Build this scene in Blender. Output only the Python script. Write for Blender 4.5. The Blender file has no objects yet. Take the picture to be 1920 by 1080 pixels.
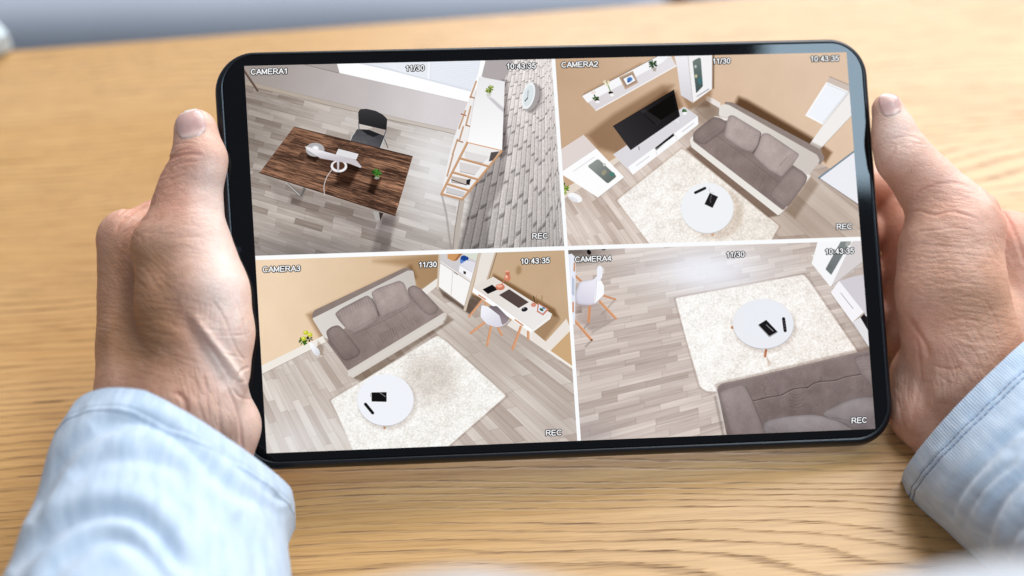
import bpy, bmesh, math, random
import numpy as np
from mathutils import Matrix, Vector
from mathutils.bvhtree import BVHTree

S = bpy.context.scene
col = S.collection
R = math.radians
rng = np.random.default_rng(7)

# ------------------------------------------------------------------ camera
TABLE_Z = 0.75                       # height of the table top
F_PX, CX, CY = 2667.0, 960.0, 540.0  # a 50 mm lens on a 36 mm sensor
D0 = 0.536                           # distance of the tablet
CAM_H = 0.438
cam_d = bpy.data.cameras.new('camera')
cam_d.lens = 50.0; cam_d.sensor_width = 36.0
cam_d.clip_start = 0.02; cam_d.clip_end = 60
cam_d.dof.use_dof = True; cam_d.dof.focus_distance = 0.531; cam_d.dof.aperture_fstop = 3.7
cam = bpy.data.objects.new('camera', cam_d); col.objects.link(cam)
CAM_M = Matrix.Translation((0, 0, TABLE_Z + CAM_H)) @ Matrix.Rotation(R(45.0), 4, 'X') @ Matrix.Rotation(R(-3.4), 4, 'Z')
cam.matrix_world = CAM_M
S.camera = cam
CAM_A = np.array(CAM_M)

# ------------------------------------------------------------------ world and lamps
S.view_settings.view_transform = 'Standard'; S.view_settings.look = 'None'
S.view_settings.exposure = 0.0; S.view_settings.gamma = 1.0
S.view_settings.use_curve_mapping = False
S.cycles.use_denoising = True
W = bpy.data.worlds.new('World'); S.world = W; W.use_nodes = True
W.node_tree.nodes['Background'].inputs[0].default_value = (0.80, 0.88, 1.0, 1)
W.node_tree.nodes['Background'].inputs[1].default_value = 0.32

def area(name, loc, target, sx, sy, watts, color):
    l = bpy.data.lights.new(name, 'AREA'); l.shape = 'RECTANGLE'; l.size = sx; l.size_y = sy
    l.energy = watts; l.color = color
    o = bpy.data.objects.new(name, l); col.objects.link(o)
    o.location = loc
    o.rotation_euler = (Vector(target) - Vector(loc)).to_track_quat('-Z', 'Y').to_euler()
    return o
TGT = (0.0, 0.42, TABLE_Z)
area('window_light', (0.85, 1.25, TABLE_Z + 2.15), TGT, 1.9, 1.1, 36, (1.0, 0.985, 0.96))
area('far_window_light', (1.25, 2.85, TABLE_Z + 1.75), TGT, 3.1, 1.8, 130, (0.97, 0.985, 1.0))
# window behind the viewer's right shoulder, mirrored in the tablet's right bezel
rw = area('rear_window_light', (0, 0, 0), (0, 0, -1), 0.40, 0.32, 8.6, (0.62, 0.83, 1.0))
rd = Vector((0.475, 0.335, 0.80)).normalized(); rx = Vector((1, 0, 0)); rx = (rx - rd * rx.dot(rd)).normalized(); ry = rd.cross(rx)
rm = Matrix((rx, ry, rd)).transposed().to_4x4(); rm.translation = Vector((0.113, 0.05, -D0)) + rd * 1.30
rw.matrix_world = CAM_M @ rm

# ------------------------------------------------------------------ helpers
def ray(px, py):
    return np.array([(px - CX) / F_PX, (CY - py) / F_PX, -1.0])
def to_world(c):                       # camera-space metres -> world
    c = np.atleast_2d(np.asarray(c, float))
    return c @ CAM_A[:3, :3].T + CAM_A[:3, 3]
def on_level(px, py, z):               # where the view through a photo pixel meets a level plane
    d = CAM_A[:3, :3] @ ray(px, py); o = CAM_A[:3, 3]
    return o + d * ((z - o[2]) / d[2])

def tag(o, label=None, cat=None, group=None, kind=None):
    if label: o['label'] = label
    if cat: o['category'] = cat
    if group: o['group'] = group
    if kind: o['kind'] = kind
    return o
def link(name, me, mats=(), parent=None, smooth=True):
    o = bpy.data.objects.new(name, me); col.objects.link(o)
    for m in mats: me.materials.append(m)
    if parent is not None: o.parent = parent
    if smooth and len(me.polygons): me.polygons.foreach_set('use_smooth', [True] * len(me.polygons))
    return o
def empty(name, loc=(0, 0, 0)):
    o = bpy.data.objects.new(name, None); col.objects.link(o); o.location = loc
    o.empty_display_size = 0.02
    return o
def adopt(o, parent):                  # parent keeping the world place
    o.parent = parent; o.matrix_parent_inverse = parent.matrix_basis.inverted()

class NT:
    """small helper to write node trees as expressions"""
    def __init__(s, name):
        s.m = bpy.data.materials.new(name); s.m.use_nodes = True
        s.t = s.m.node_tree; s.t.nodes.clear()
        s.out = s.t.nodes.new('ShaderNodeOutputMaterial')
    def n(s, typ, **kw):
        nd = s.t.nodes.new(typ)
        for k, v in kw.items(): setattr(nd, k, v)
        return nd
    def put(s, sock, v):
        if isinstance(v, bpy.types.NodeSocket): s.t.links.new(v, sock)
        elif isinstance(v, (tuple, list)) and sock.type == 'RGBA' and len(v) == 3: sock.default_value = (*v, 1)
        else: sock.default_value = v
    def M(s, op, a, b=0.0, c=0.0, clamp=False):
        nd = s.n('ShaderNodeMath', operation=op, use_clamp=clamp)
        s.put(nd.inputs[0], a); s.put(nd.inputs[1], b)
        if len(nd.inputs) > 2: s.put(nd.inputs[2], c)
        return nd.outputs[0]
    def coord(s, which='Object'):
        return s.n('ShaderNodeTexCoord').outputs[which]
    def sep(s, v):
        nd = s.n('ShaderNodeSeparateXYZ'); s.put(nd.inputs[0], v); return nd.outputs
    def comb(s, x, y, z=0.0):
        nd = s.n('ShaderNodeCombineXYZ')
        for i, v in enumerate((x, y, z)): s.put(nd.inputs[i], v)
        return nd.outputs[0]
    def map(s, v, scale=(1, 1, 1), rot=(0, 0, 0), loc=(0, 0, 0)):
        nd = s.n('ShaderNodeMapping'); s.put(nd.inputs[0], v)
        nd.inputs['Scale'].default_value = scale; nd.inputs['Rotation'].default_value = rot; nd.inputs['Location'].default_value = loc
        return nd.outputs[0]
    def noise(s, v, scale=5, detail=3, rough=0.5, dist=0.0):
        nd = s.n('ShaderNodeTexNoise'); s.put(nd.inputs['Vector'], v)
        nd.inputs['Scale'].default_value = scale; nd.inputs['Detail'].default_value = detail
        nd.inputs['Roughness'].default_value = rough; nd.inputs['Distortion'].default_value = dist
        return nd.outputs['Fac']
    def voro(s, v, scale=5, feature='F1', out='Distance'):
        nd = s.n('ShaderNodeTexVoronoi', feature=feature); s.put(nd.inputs['Vector'], v)
        nd.inputs['Scale'].default_value = scale
        return nd.outputs[out]
    def step(s, v, a, b, smooth=True):      # map a..b to 0..1
        nd = s.n('ShaderNodeMapRange', interpolation_type='SMOOTHSTEP' if smooth else 'LINEAR')
        s.put(nd.inputs['Value'], v); nd.inputs['From Min'].default_value = a; nd.inputs['From Max'].default_value = b
        return nd.outputs[0]
    def mix(s, f, a, b, blend='MIX'):
        nd = s.n('ShaderNodeMix', data_type='RGBA', blend_type=blend)
        s.put(nd.inputs['Factor'], f); s.put(nd.inputs[6], a); s.put(nd.inputs[7], b)
        return nd.outputs[2]
    def bump(s, h, strength=0.3, dist=0.001, normal=None):
        nd = s.n('ShaderNodeBump'); s.put(nd.inputs['Height'], h)
        nd.inputs['Strength'].default_value = strength; nd.inputs['Distance'].default_value = dist
        if normal is not None: s.put(nd.inputs['Normal'], normal)
        return nd.outputs[0]
    def bsdf(s, **kw):
        nd = s.n('ShaderNodeBsdfPrincipled')
        for k, v in kw.items(): s.put(nd.inputs[k.replace('_', ' ')], v)
        s.t.links.new(nd.outputs[0], s.out.inputs[0])
        return s.m
def simple(name, color, rough=0.5, **kw):
    t = NT(name); n = t.noise(t.coord(), 60, 4)
    c = t.mix(t.step(n, 0.3, 0.7), tuple(x * 0.93 for x in color), tuple(min(1, x * 1.06) for x in color))
    return t.bsdf(Base_Color=c, Roughness=rough, **kw)

# ------------------------------------------------------------------ materials
def oak():
    t = NT('oak_table_top')
    p = t.map(t.coord(), rot=(0, 0, R(0.8)))
    x, y, z = t.sep(p)
    big = t.noise(t.comb(t.M('MULTIPLY', x, 1.9), t.M('MULTIPLY', y, 7.0), 3.7), 1.0, 2.0, 0.45)
    big2 = t.noise(t.comb(t.M('MULTIPLY', x, 6.0), t.M('MULTIPLY', y, 26.0), 1.3), 1.0, 2.0, 0.5)
    fray = t.noise(t.comb(t.M('MULTIPLY', x, 60.0), t.M('MULTIPLY', y, 1500.0), 0.0), 1.0, 2.0, 0.6)
    r = t.M('ADD', t.M('MULTIPLY', y, 255.0), t.M('MULTIPLY', big, 24.0))
    r = t.M('ADD', r, t.M('MULTIPLY', big2, 3.2))
    r = t.M('ADD', r, t.M('MULTIPLY', fray, 0.55))
    fr = t.M('FRACT', r)
    ring = t.M('MULTIPLY', t.step(fr, 0.60, 0.90), t.M('SUBTRACT', 1.0, t.step(fr, 0.92, 1.0)))
    rid = t.noise(t.comb(0.0, 0.0, t.M('FLOOR', r)), 7.31, 0.0)
    ring = t.M('MULTIPLY', ring, t.step(rid, 0.18, 0.50))
    patch = t.noise(t.comb(t.M('MULTIPLY', x, 5.0), t.M('MULTIPLY', y, 14.0), 8.0), 1.0, 2.0, 0.5)
    ring = t.M('MULTIPLY', ring, t.M('ADD', 0.45, t.M('MULTIPLY', t.step(patch, 0.32, 0.62), 0.45)))
    pores = t.noise(t.comb(t.M('MULTIPLY', x, 38.0), t.M('MULTIPLY', y, 1150.0), 5.0), 1.0, 3.0, 0.65)
    pm = t.step(pores, 0.47, 0.66)
    dark = t.M('MULTIPLY', ring, t.M('ADD', 0.50, t.M('MULTIPLY', pm, 0.75)), clamp=True)
    streak = t.noise(t.comb(t.M('MULTIPLY', x, 14.0), t.M('MULTIPLY', y, 420.0), 9.0), 1.0, 4.0, 0.6)
    broad = t.noise(t.comb(t.M('MULTIPLY', x, 2.0), t.M('MULTIPLY', y, 12.0), 2.0), 1.0, 3.0, 0.5)
    base = t.mix(t.step(streak, 0.25, 0.75), (0.50, 0.268, 0.090), (0.63, 0.362, 0.142))
    base = t.mix(t.M('MULTIPLY', t.step(broad, 0.35, 0.7), 0.45), base, (0.66, 0.41, 0.20))
    base = t.mix(t.M('MULTIPLY', pm, 0.34), base, (0.30, 0.145, 0.05))
    c = t.mix(dark, base, (0.115, 0.045, 0.015))
    b = t.bump(t.M('ADD', t.M('MULTIPLY', dark, -1.0), t.M('MULTIPLY', streak, 0.35)), 0.35, 0.0006)
    return t.bsdf(Base_Color=c, Roughness=t.M('ADD', 0.33, t.M('MULTIPLY', dark, 0.25)), Normal=b, Specular_IOR_Level=0.48)
M_OAK = oak()

def skin():
    t = NT('skin')
    p = t.coord()
    blot = t.noise(p, 38, 4, 0.6)
    fine = t.noise(p, 240, 4, 0.6)
    a = t.n('ShaderNodeAttribute', attribute_name='tone')
    ts = t.sep(a.outputs['Vector'])
    base = t.mix(t.step(blot, 0.3, 0.7), (0.66, 0.335, 0.228), (0.76, 0.455, 0.34))
    base = t.mix(t.M('MULTIPLY', t.step(fine, 0.42, 0.72), 0.30), base, (0.44, 0.20, 0.125))
    base = t.mix(ts[0], base, (0.60, 0.235, 0.155))       # redder: knuckles, creases
    base = t.mix(ts[1], base, (0.86, 0.66, 0.575))         # paler: the palm side
    base = t.mix(ts[2], base, (0.42, 0.205, 0.105))         # tanned, hairy back of the hand
    # fine criss-cross lines of the skin
    l1 = t.voro(t.map(p, (1.0, 0.42, 1.0), (0.3, 0.2, 0.5)), 900, 'DISTANCE_TO_EDGE')
    l2 = t.voro(t.map(p, (0.5, 1.0, 1.0), (0.1, 0.5, -0.6)), 430, 'DISTANCE_TO_EDGE')
    wr = t.noise(t.map(p, (0.35, 1.3, 1.0), (0.0, 0.0, 0.25)), 330, 4, 0.65, 1.2)
    h = t.M('ADD', t.M('MULTIPLY', t.step(l1, 0.0, 0.14), 0.35), t.M('MULTIPLY', t.step(l2, 0.0, 0.08), 0.5))
    h = t.M('ADD', h, t.M('MULTIPLY', wr, 1.6))
    b = t.bump(h, 0.5, 0.0002)
    m = t.bsdf(Base_Color=base, Roughness=t.M('ADD', 0.40, t.M('MULTIPLY', fine, 0.2)), Normal=b,
               Subsurface_Weight=0.22, Subsurface_Scale=0.006, Specular_IOR_Level=0.45)
    for n in t.t.nodes:
        if n.type == 'BSDF_PRINCIPLED': n.inputs['Subsurface Radius'].default_value = (1.0, 0.35, 0.2)
    return m
M_SKIN = skin()
def nail():
    t = NT('nail'); p = t.coord()
    n = t.noise(t.map(p, (1, 0.1, 1)), 900, 2)
    a = t.n('ShaderNodeAttribute', attribute_name='tip')
    c = t.mix(n, (0.60, 0.33, 0.29), (0.68, 0.43, 0.38)); c = t.mix(t.step(a.outputs['Fac'], 0.30, 0.12), c, (0.70, 0.47, 0.41))
    c = t.mix(t.step(a.outputs['Fac'], 0.86, 0.95), c, (0.86, 0.77, 0.68))
    return t.bsdf(Base_Color=c, Roughness=0.28, Subsurface_Weight=0.15, Subsurface_Scale=0.002, Coat_Weight=0.3, Coat_Roughness=0.2)
M_NAIL = nail()

def cloth(name, c1, c2):
    t = NT(name)
    uv = t.coord('UV'); u, v, _ = t.sep(uv)       # metres round and along the sleeve
    rib = t.M('SINE', t.M('MULTIPLY', u, 2 * math.pi / 0.00105))
    knit = t.M('SINE', t.M('ADD', t.M('MULTIPLY', v, 2 * math.pi / 0.0011), t.M('MULTIPLY', rib, 0.9)))
    slub = t.noise(t.comb(t.M('MULTIPLY', u, 260.0), t.M('MULTIPLY', v, 60.0), 0.0), 1.0, 4.0, 0.6)
    slub2 = t.noise(t.comb(t.M('MULTIPLY', u, 900.0), t.M('MULTIPLY', v, 160.0), 3.0), 1.0, 2.0, 0.6)
    c = t.mix(t.step(slub, 0.3, 0.7), c1, c2)
    c = t.mix(t.M('MULTIPLY', t.step(slub2, 0.5, 0.8), 0.35), c, tuple(min(1, x * 1.18) for x in c2))
    c = t.mix(t.M('MULTIPLY', t.step(rib, 0.2, 1.0), 0.16), c, tuple(x * 0.55 for x in c1))
    h = t.M('ADD', t.M('MULTIPLY', rib, 0.6), t.M('ADD', t.M('MULTIPLY', knit, 0.35), t.M('MULTIPLY', slub2, 0.8)))
    b = t.bump(h, 0.5, 0.00016)
    return t.bsdf(Base_Color=c, Roughness=0.92, Normal=b, Sheen_Weight=0.12, Specular_IOR_Level=0.15)
M_CLOTH = cloth('pale_blue_jersey', (0.425, 0.515, 0.635), (0.54, 0.62, 0.725))
M_THREAD = simple('blue_thread', (0.16, 0.22, 0.34), 0.9)

def body_mat():
    t = NT('dark_metal_case')
    n = t.noise(t.coord(), 800, 3)
    return t.bsdf(Base_Color=(0.006, 0.007, 0.010), Metallic=0.2, Roughness=t.M('ADD', 0.24, t.M('MULTIPLY', n, 0.12)))
M_CASE = body_mat()
def glass_mat():
    t = NT('black_glass')
    n = t.noise(t.coord(), 30, 4)
    return t.bsdf(Base_Color=(0.0018, 0.002, 0.003), Roughness=t.M('ADD', 0.035, t.M('MULTIPLY', n, 0.02)), IOR=1.5, Specular_IOR_Level=0.26)
M_GLASS = glass_mat()
def emit(name, c, s=1.0):
    t = NT(name); e = t.n('ShaderNodeEmission'); t.put(e.inputs[0], c); e.inputs[1].default_value = s
    t.t.links.new(e.outputs[0], t.out.inputs[0]); return t.m
M_WHITE = emit('screen_white', (0.97, 0.98, 1.0))
M_BLACK = emit('screen_black', (0.004, 0.004, 0.005))
# ------------------------------------------------------------------ the picture on the screen, drawn by code
SCR = [(458, 124), (1587, 98), (1641, 804), (500, 850)]      # corners of the lit screen in the photograph
def homog(src, dst):
    A = []
    for (x, y), (u, v) in zip(src, dst):
        A.append([x, y, 1, 0, 0, 0, -u * x, -u * y, -u]); A.append([0, 0, 0, x, y, 1, -v * x, -v * y, -v])
    return np.linalg.svd(np.array(A, float))[2][-1].reshape(3, 3)
def happly(H, P):
    P = np.atleast_2d(np.asarray(P, float))
    q = np.concatenate([P, np.ones((len(P), 1))], 1) @ H.T
    return q[:, :2] / q[:, 2:]
SX, SY = 1760, 1120
H_S = homog(SCR, [(0, 0), (SX, 0), (SX, SY), (0, SY)])        # photo pixel -> canvas
H_I = np.linalg.inv(H_S)
yy, xx = np.mgrid[0:SY, 0:SX] + 0.5
_q = np.stack([xx.ravel(), yy.ravel(), np.ones(SX * SY)], 0)
_q = H_I @ _q
PX = (_q[0] / _q[2]).reshape(SY, SX).astype(np.float32)       # each canvas pixel's place in the photo frame
PY = (_q[1] / _q[2]).reshape(SY, SX).astype(np.float32)
CV = np.full((SY, SX, 3), 250.0, np.float32)
K = 1.56                                                      # canvas pixels per photo pixel

def vnoise(x, y, seed=0):
    """smooth value noise at arrays of coordinates"""
    xi = np.floor(x).astype(np.int64); yi = np.floor(y).astype(np.int64)
    fx = x - xi; fy = y - yi; fx = fx * fx * (3 - 2 * fx); fy = fy * fy * (3 - 2 * fy)
    def h(a, b):
        n = (a * 374761393 + b * 668265263 + seed * 1442695041) & 0x7fffffff
        n = ((n ^ (n >> 13)) * 1274126177) & 0x7fffffff
        return ((n ^ (n >> 16)) & 0xffff) / 65535.0
    return ((h(xi, yi) * (1 - fx) + h(xi + 1, yi) * fx) * (1 - fy) + (h(xi, yi + 1) * (1 - fx) + h(xi + 1, yi + 1) * fx) * fy).astype(np.float32)
def fbm(x, y, seed=0, o=4):
    s = 0; a = 0.5
    for i in range(o):
        s = s + a * vnoise(x * 2 ** i, y * 2 ** i, seed + i); a *= 0.5
    return s / (1 - 0.5 ** o)
def hash2(a, b, seed=0):
    n = (a.astype(np.int64) * 73856093 + b.astype(np.int64) * 19349663 + seed * 83492791) & 0x7fffffff
    n = ((n ^ (n >> 13)) * 1274126177) & 0x7fffffff
    return ((n ^ (n >> 15)) & 0xffff) / 65535.0

CLIP = None
def setclip(u0, v0, u1, v1):
    global CLIP
    CLIP = (int(u0 * SX), int(v0 * SY), int(u1 * SX), int(v1 * SY))
def sdpoly(P, x, y):
    d = np.full(x.shape, 1e9, np.float32); s = np.zeros(x.shape, bool)
    n = len(P)
    for i in range(n):
        ax, ay = P[i]; bx, by = P[(i + 1) % n]
        ex, ey = bx - ax, by - ay; wx, wy = x - ax, y - ay
        t = np.clip((wx * ex + wy * ey) / max(ex * ex + ey * ey, 1e-9), 0, 1)
        d = np.minimum(d, (wx - ex * t) ** 2 + (wy - ey * t) ** 2)
        c = ((ay <= y) != (by <= y)) & (x < (bx - ax) * (y - ay) / ((by - ay) if by != ay else 1e-9) + ax)
        s ^= c
    d = np.sqrt(d); return np.where(s, -d, d)
def win(P, m):
    x0 = max(CLIP[0], int(P[:, 0].min() - m)); x1 = min(CLIP[2], int(P[:, 0].max() + m) + 1)
    y0 = max(CLIP[1], int(P[:, 1].min() - m)); y1 = min(CLIP[3], int(P[:, 1].max() + m) + 1)
    return (x0, y0, x1, y1) if x1 > x0 and y1 > y0 else None
def put(w, a, c, mul=False):
    x0, y0, x1, y1 = w; v = CV[y0:y1, x0:x1]
    a = a[..., None]
    c = np.asarray(c, np.float32)
    v[:] = v * (1 - a + a * c) if mul else v * (1 - a) + c * a
def rounded(P, r):
    if r <= 0: return P
    out = []
    n = len(P)
    for i in range(n):
        a, b, c = np.array(P[i - 1]), np.array(P[i]), np.array(P[(i + 1) % n])
        la, lc = np.linalg.norm(a - b), np.linalg.norm(c - b)
        p = b + (a - b) / max(la, 1e-6) * min(r, la * 0.45); q = b + (c - b) / max(lc, 1e-6) * min(r, lc * 0.45)
        for t in (0, 0.25, 0.5, 0.75, 1): out.append((1 - t) ** 2 * p + 2 * t * (1 - t) * b + t * t * q)
    return out
def poly(P, c, c2=None, g=None, blur=0.8, tex=None, amt=10, mul=False, al=1.0, r=0, shade=0):
    """fill; c2 and g=((x0,y0),(x1,y1)) blend two colours; tex: 'cloth' 'fur' 'wood'; shade darkens the rim like a stuffed cushion"""
    Q = happly(H_S, rounded(P, r)); w = win(Q, blur * K + 2)
    if w is None: return
    x0, y0, x1, y1 = w
    X, Y = xx[y0:y1, x0:x1], yy[y0:y1, x0:x1]
    sd = sdpoly(Q, X, Y)
    a = np.clip(0.5 - sd / (blur * K * (2 if blur > 1 else 1)), 0, 1); a = a * a * (3 - 2 * a) * al
    px, py = PX[y0:y1, x0:x1], PY[y0:y1, x0:x1]
    C = np.asarray(c, np.float32) * np.ones(px.shape + (3,), np.float32)
    if c2 is not None:
        (gx, gy), (hx, hy) = g
        t = np.clip(((px - gx) * (hx - gx) + (py - gy) * (hy - gy)) / ((hx - gx) ** 2 + (hy - gy) ** 2), 0, 1)[..., None]
        C = C * (1 - t) + np.asarray(c2, np.float32) * t
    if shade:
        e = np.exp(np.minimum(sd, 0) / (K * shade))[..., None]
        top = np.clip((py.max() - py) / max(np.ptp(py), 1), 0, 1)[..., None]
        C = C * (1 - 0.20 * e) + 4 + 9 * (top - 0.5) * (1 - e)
    if tex == 'cloth': C = C + ((fbm(px * 0.9, py * 0.9, 3) - 0.5) * amt + (fbm(px * 0.06, py * 0.06, 8) - 0.5) * amt * 1.3)[..., None]
    if tex == 'fur':
        n = fbm(px * 0.42 + 1.5 * vnoise(px * .2, py * .2, 5), py * 0.42, 4, 4); n2 = fbm(px * 0.06, py * 0.06, 9, 3)
        C = C + ((n - 0.5) * amt * 2.6 + (n2 - 0.5) * amt * 1.2)[..., None] * np.array([1, 1.06, 1.15], np.float32)
    if tex == 'wall': C = C + ((fbm(px * 0.02, py * 0.02, 6) - 0.5) * amt)[..., None]
    put(w, a, C, mul)
def line(P, wd, c, blur=0.8, al=1.0, mul=False):
    Q = happly(H_S, P); w = win(Q, wd * K + blur * K + 2)
    if w is None: return
    x0, y0, x1, y1 = w; X, Y = xx[y0:y1, x0:x1], yy[y0:y1, x0:x1]
    d = np.full(X.shape, 1e9)
    for (ax, ay), (bx, by) in zip(Q[:-1], Q[1:]):
        ex, ey = bx - ax, by - ay
        t = np.clip(((X - ax) * ex + (Y - ay) * ey) / max(ex * ex + ey * ey, 1e-9), 0, 1)
        d = np.minimum(d, np.hypot(X - ax - ex * t, Y - ay - ey * t))
    a = np.clip(0.5 - (d - wd * K / 2) / (blur * K), 0, 1) * al
    put(w, a, c, mul)
def ell(cx, cy, rx, ry, c, ang=0, **kw):
    th = np.linspace(0, 2 * math.pi, 40, endpoint=False); ca, sa = math.cos(R(ang)), math.sin(R(ang))
    poly([(cx + rx * math.cos(t) * ca - ry * math.sin(t) * sa, cy + rx * math.cos(t) * sa + ry * math.sin(t) * ca) for t in th], c, **kw)
def glow(cx, cy, rx, ry, c, al):
    x0, y0, x1, y1 = CLIP
    d = ((PX[y0:y1, x0:x1] - cx) / rx) ** 2 + ((PY[y0:y1, x0:x1] - cy) / ry) ** 2
    put(CLIP, np.exp(-d) * al, c)
def leaves(cx, cy, r, n, c1, c2, seed=1, l=4):
    q = random.Random(seed)
    for i in range(n):
        a = q.uniform(0, 6.28); d = r * q.random() ** 0.6; x, y = cx + d * math.cos(a), cy + d * math.sin(a) * 0.9
        k = q.random(); c = tuple(c1[j] * (1 - k) + c2[j] * k for j in range(3))
        line([(x, y), (x + l * math.cos(a) * 0.6, y + l * math.sin(a) * 0.6)], q.uniform(1.2, 2.4), c)
def planks(quad, nu, nv, dark, light, tint=(1, 1, 1), seed=1, contrast=1.0):
    """laminate floor: quad = A,B (along the boards, first row) C,D (last row)"""
    H = homog(quad, [(0, 0), (nu, 0), (nu, nv), (0, nv)])
    x0, y0, x1, y1 = CLIP
    px, py = PX[y0:y1, x0:x1], PY[y0:y1, x0:x1]
    q = np.tensordot(H, np.stack([px, py, np.ones_like(px)], 0), 1); u, v = q[0] / q[2], q[1] / q[2]
    row = np.floor(v); off = hash2(row, row * 0 + 3, seed) * 7
    uu = u + off; ci = np.floor(uu); fu = uu - ci; fv = v - row
    h = hash2(ci, row, seed)
    h = np.where(h > 0.82, 0.0 + (h - 0.82) * 1.2, 0.35 + h * 0.75)          # a few clearly darker strips
    gr = fbm(u * 3.0 + row * 9.1, v * 13.0, seed + 5, 3) - 0.5
    g2 = fbm(u * 0.7 + ci * 3.7, v * 2.3 + row * 5, seed + 9, 3) - 0.5
    k = np.clip(h * contrast + (1 - contrast) * 0.6 + gr * 0.34 + g2 * 0.7, 0, 1.15)
    e = np.minimum(fv, 1 - fv); seam = np.exp(-(e / 0.035) ** 2) * 0.09
    e2 = np.minimum(fu, 1 - fu); seam = seam + np.exp(-(e2 / 0.012) ** 2) * 0.06
    C = (np.asarray(dark)[None, None] * (1 - k[..., None]) + np.asarray(light)[None, None] * k[..., None]) * (1 - seam[..., None]) * np.asarray(tint)
    CV[y0:y1, x0:x1] = C
def smooth_pts(P, n=8):
    P = [np.array(p, float) for p in P]; out = []
    for i in range(len(P) - 1):
        p0 = P[max(i - 1, 0)]; p1 = P[i]; p2 = P[i + 1]; p3 = P[min(i + 2, len(P) - 1)]
        for k in range(n):
            t = k / n
            out.append(0.5 * ((2 * p1) + (-p0 + p2) * t + (2 * p0 - 5 * p1 + 4 * p2 - p3) * t * t + (-p0 + 3 * p1 - 3 * p2 + p3) * t ** 3))
    out.append(P[-1]); return out
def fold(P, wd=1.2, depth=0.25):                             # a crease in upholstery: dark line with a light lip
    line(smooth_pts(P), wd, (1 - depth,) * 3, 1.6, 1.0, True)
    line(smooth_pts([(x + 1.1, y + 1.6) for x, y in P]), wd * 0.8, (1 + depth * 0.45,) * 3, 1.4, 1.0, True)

U0, U1, V0, V1 = 0.5035, 0.5095, 0.4936, 0.5040        # the white cross between the four pictures
BROWN, GREY, CREAM = (142, 125, 120), (166, 150, 146), (214, 207, 200)
ORANGE = (208, 148, 110)

# ---- feed 1: study with a dark wooden desk
setclip(0, 0, U0, V0)
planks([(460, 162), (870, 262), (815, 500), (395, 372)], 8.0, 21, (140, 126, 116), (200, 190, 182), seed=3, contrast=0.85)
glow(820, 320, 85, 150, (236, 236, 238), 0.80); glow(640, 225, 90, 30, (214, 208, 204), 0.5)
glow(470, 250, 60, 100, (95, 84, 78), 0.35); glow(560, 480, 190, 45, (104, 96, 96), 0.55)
poly([(440, 105), (720, 100), (900, 180), (872, 250), (700, 212), (600, 188), (440, 148)], (158, 148, 143), (214, 208, 210), ((470, 140), (800, 220)), tex='wall', amt=10)
poly([(440, 146), (600, 185), (760, 224), (866, 247), (862, 254), (700, 218), (560, 184), (440, 155)], (172, 158, 144), (205, 197, 190), ((460, 150), (860, 250)))
line([(440, 155), (560, 184), (700, 218), (862, 254)], 0.9, (122, 104, 88), al=0.7)
line([(440, 147), (600, 185.5), (760, 224.5), (866, 247)], 0.7, (140, 130, 124), al=0.5)
poly([(560, 100), (624, 100), (635, 137), (634, 138), (562, 120)], (170, 161, 158)); line([(562, 119), (634, 137)], 0.8, (120, 110, 105))
poly([(622, 90), (1000, 80), (898, 150), (884, 194), (760, 165), (636, 137)], (252, 252, 254))
line([(636, 137.5), (760, 165.5), (884, 194)], 0.8, (190, 184, 184))
poly([(666, 118), (690, 100), (803, 100), (800, 150), (742, 134)], (226, 230, 238)); poly([(806, 100), (912, 100), (882, 171), (804, 150)], (222, 227, 237))
for k in range(15):
    f = k / 14
    line([(808, 112 + f * 36), (903 - f * 18, 113 + f * 52)], 0.8, (246, 248, 252), al=0.85)
    line([(700 + f * 40, 110 + f * 21), (799, 108 + f * 38)], 0.7, (244, 246, 250), al=0.7)
line([(804, 100), (802, 150)], 4, (240, 242, 247)); line([(742, 134), (882, 171)], 2.2, (214, 219, 228)); line([(668, 117), (744, 134)], 2, (208, 212, 222))
poly([(903, 100), (914, 100), (903, 146), (894, 146)], (250, 250, 252)); poly([(913, 100), (972, 100), (944, 154), (902, 144)], (176, 168, 169)); line([(968, 108), (946, 152)], 3, (206, 203, 205))
# the brick wall, in steep perspective
BW = [(946, 150), (968, 96), (1046, 96), (1062, 500), (840, 500), (868, 440), (886, 360), (905, 305), (926, 285), (943, 215)]
Q = happly(H_S, BW); w = win(Q, 2); x0, y0, x1, y1 = w
a = np.clip(0.5 - sdpoly(Q, xx[y0:y1, x0:x1], yy[y0:y1, x0:x1]) / 1.2, 0, 1)
px, py = PX[y0:y1, x0:x1], PY[y0:y1, x0:x1]
Hb = homog([(950, 110), (1034, 110), (1056, 480), (858, 480)], [(0, 0), (1, 0), (1, 1), (0, 1)])
q = np.tensordot(Hb, np.stack([px, py, np.ones_like(px)], 0), 1); bu, bv = q[0] / q[2], q[1] / q[2]
rowf = 20.0 * (1 - np.power(np.clip(1.02 - bu, 0, 2), 0.62)) * 1.0 + 0.12 * (fbm(px * .05, py * .05, 31) - .5)
row = np.floor(rowf); lenf = bv * 9.5 + hash2(row, row * 0, 5) * 3 + 0.1 * (fbm(px * .08, py * .08, 2) - .5)
fu = rowf - row; lenf = lenf + 0.10 * fu; ci = np.floor(lenf); fv = lenf - ci
e = np.minimum(np.minimum(fu, 1 - fu) * 1.0, np.minimum(fv, 1 - fv) * 3.2)
sh = np.clip(e / 0.16, 0, 1)
lum = 176 + 34 * sh + (hash2(row, ci, 9) - .5) * 18 + (fbm(px * .55, py * .55, 12) - .5) * 42 + 14 * (fu < 0.30) - 20 * (fu > 0.84) - 52 * np.clip((fv - 0.88) / 0.05, 0, 1) * np.clip((fu - 0.12) / 0.1, 0, 1) + 8
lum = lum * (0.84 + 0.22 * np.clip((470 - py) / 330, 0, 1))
put(w, a, np.stack([lum, lum * 0.965, lum * 0.95], -1))
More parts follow.
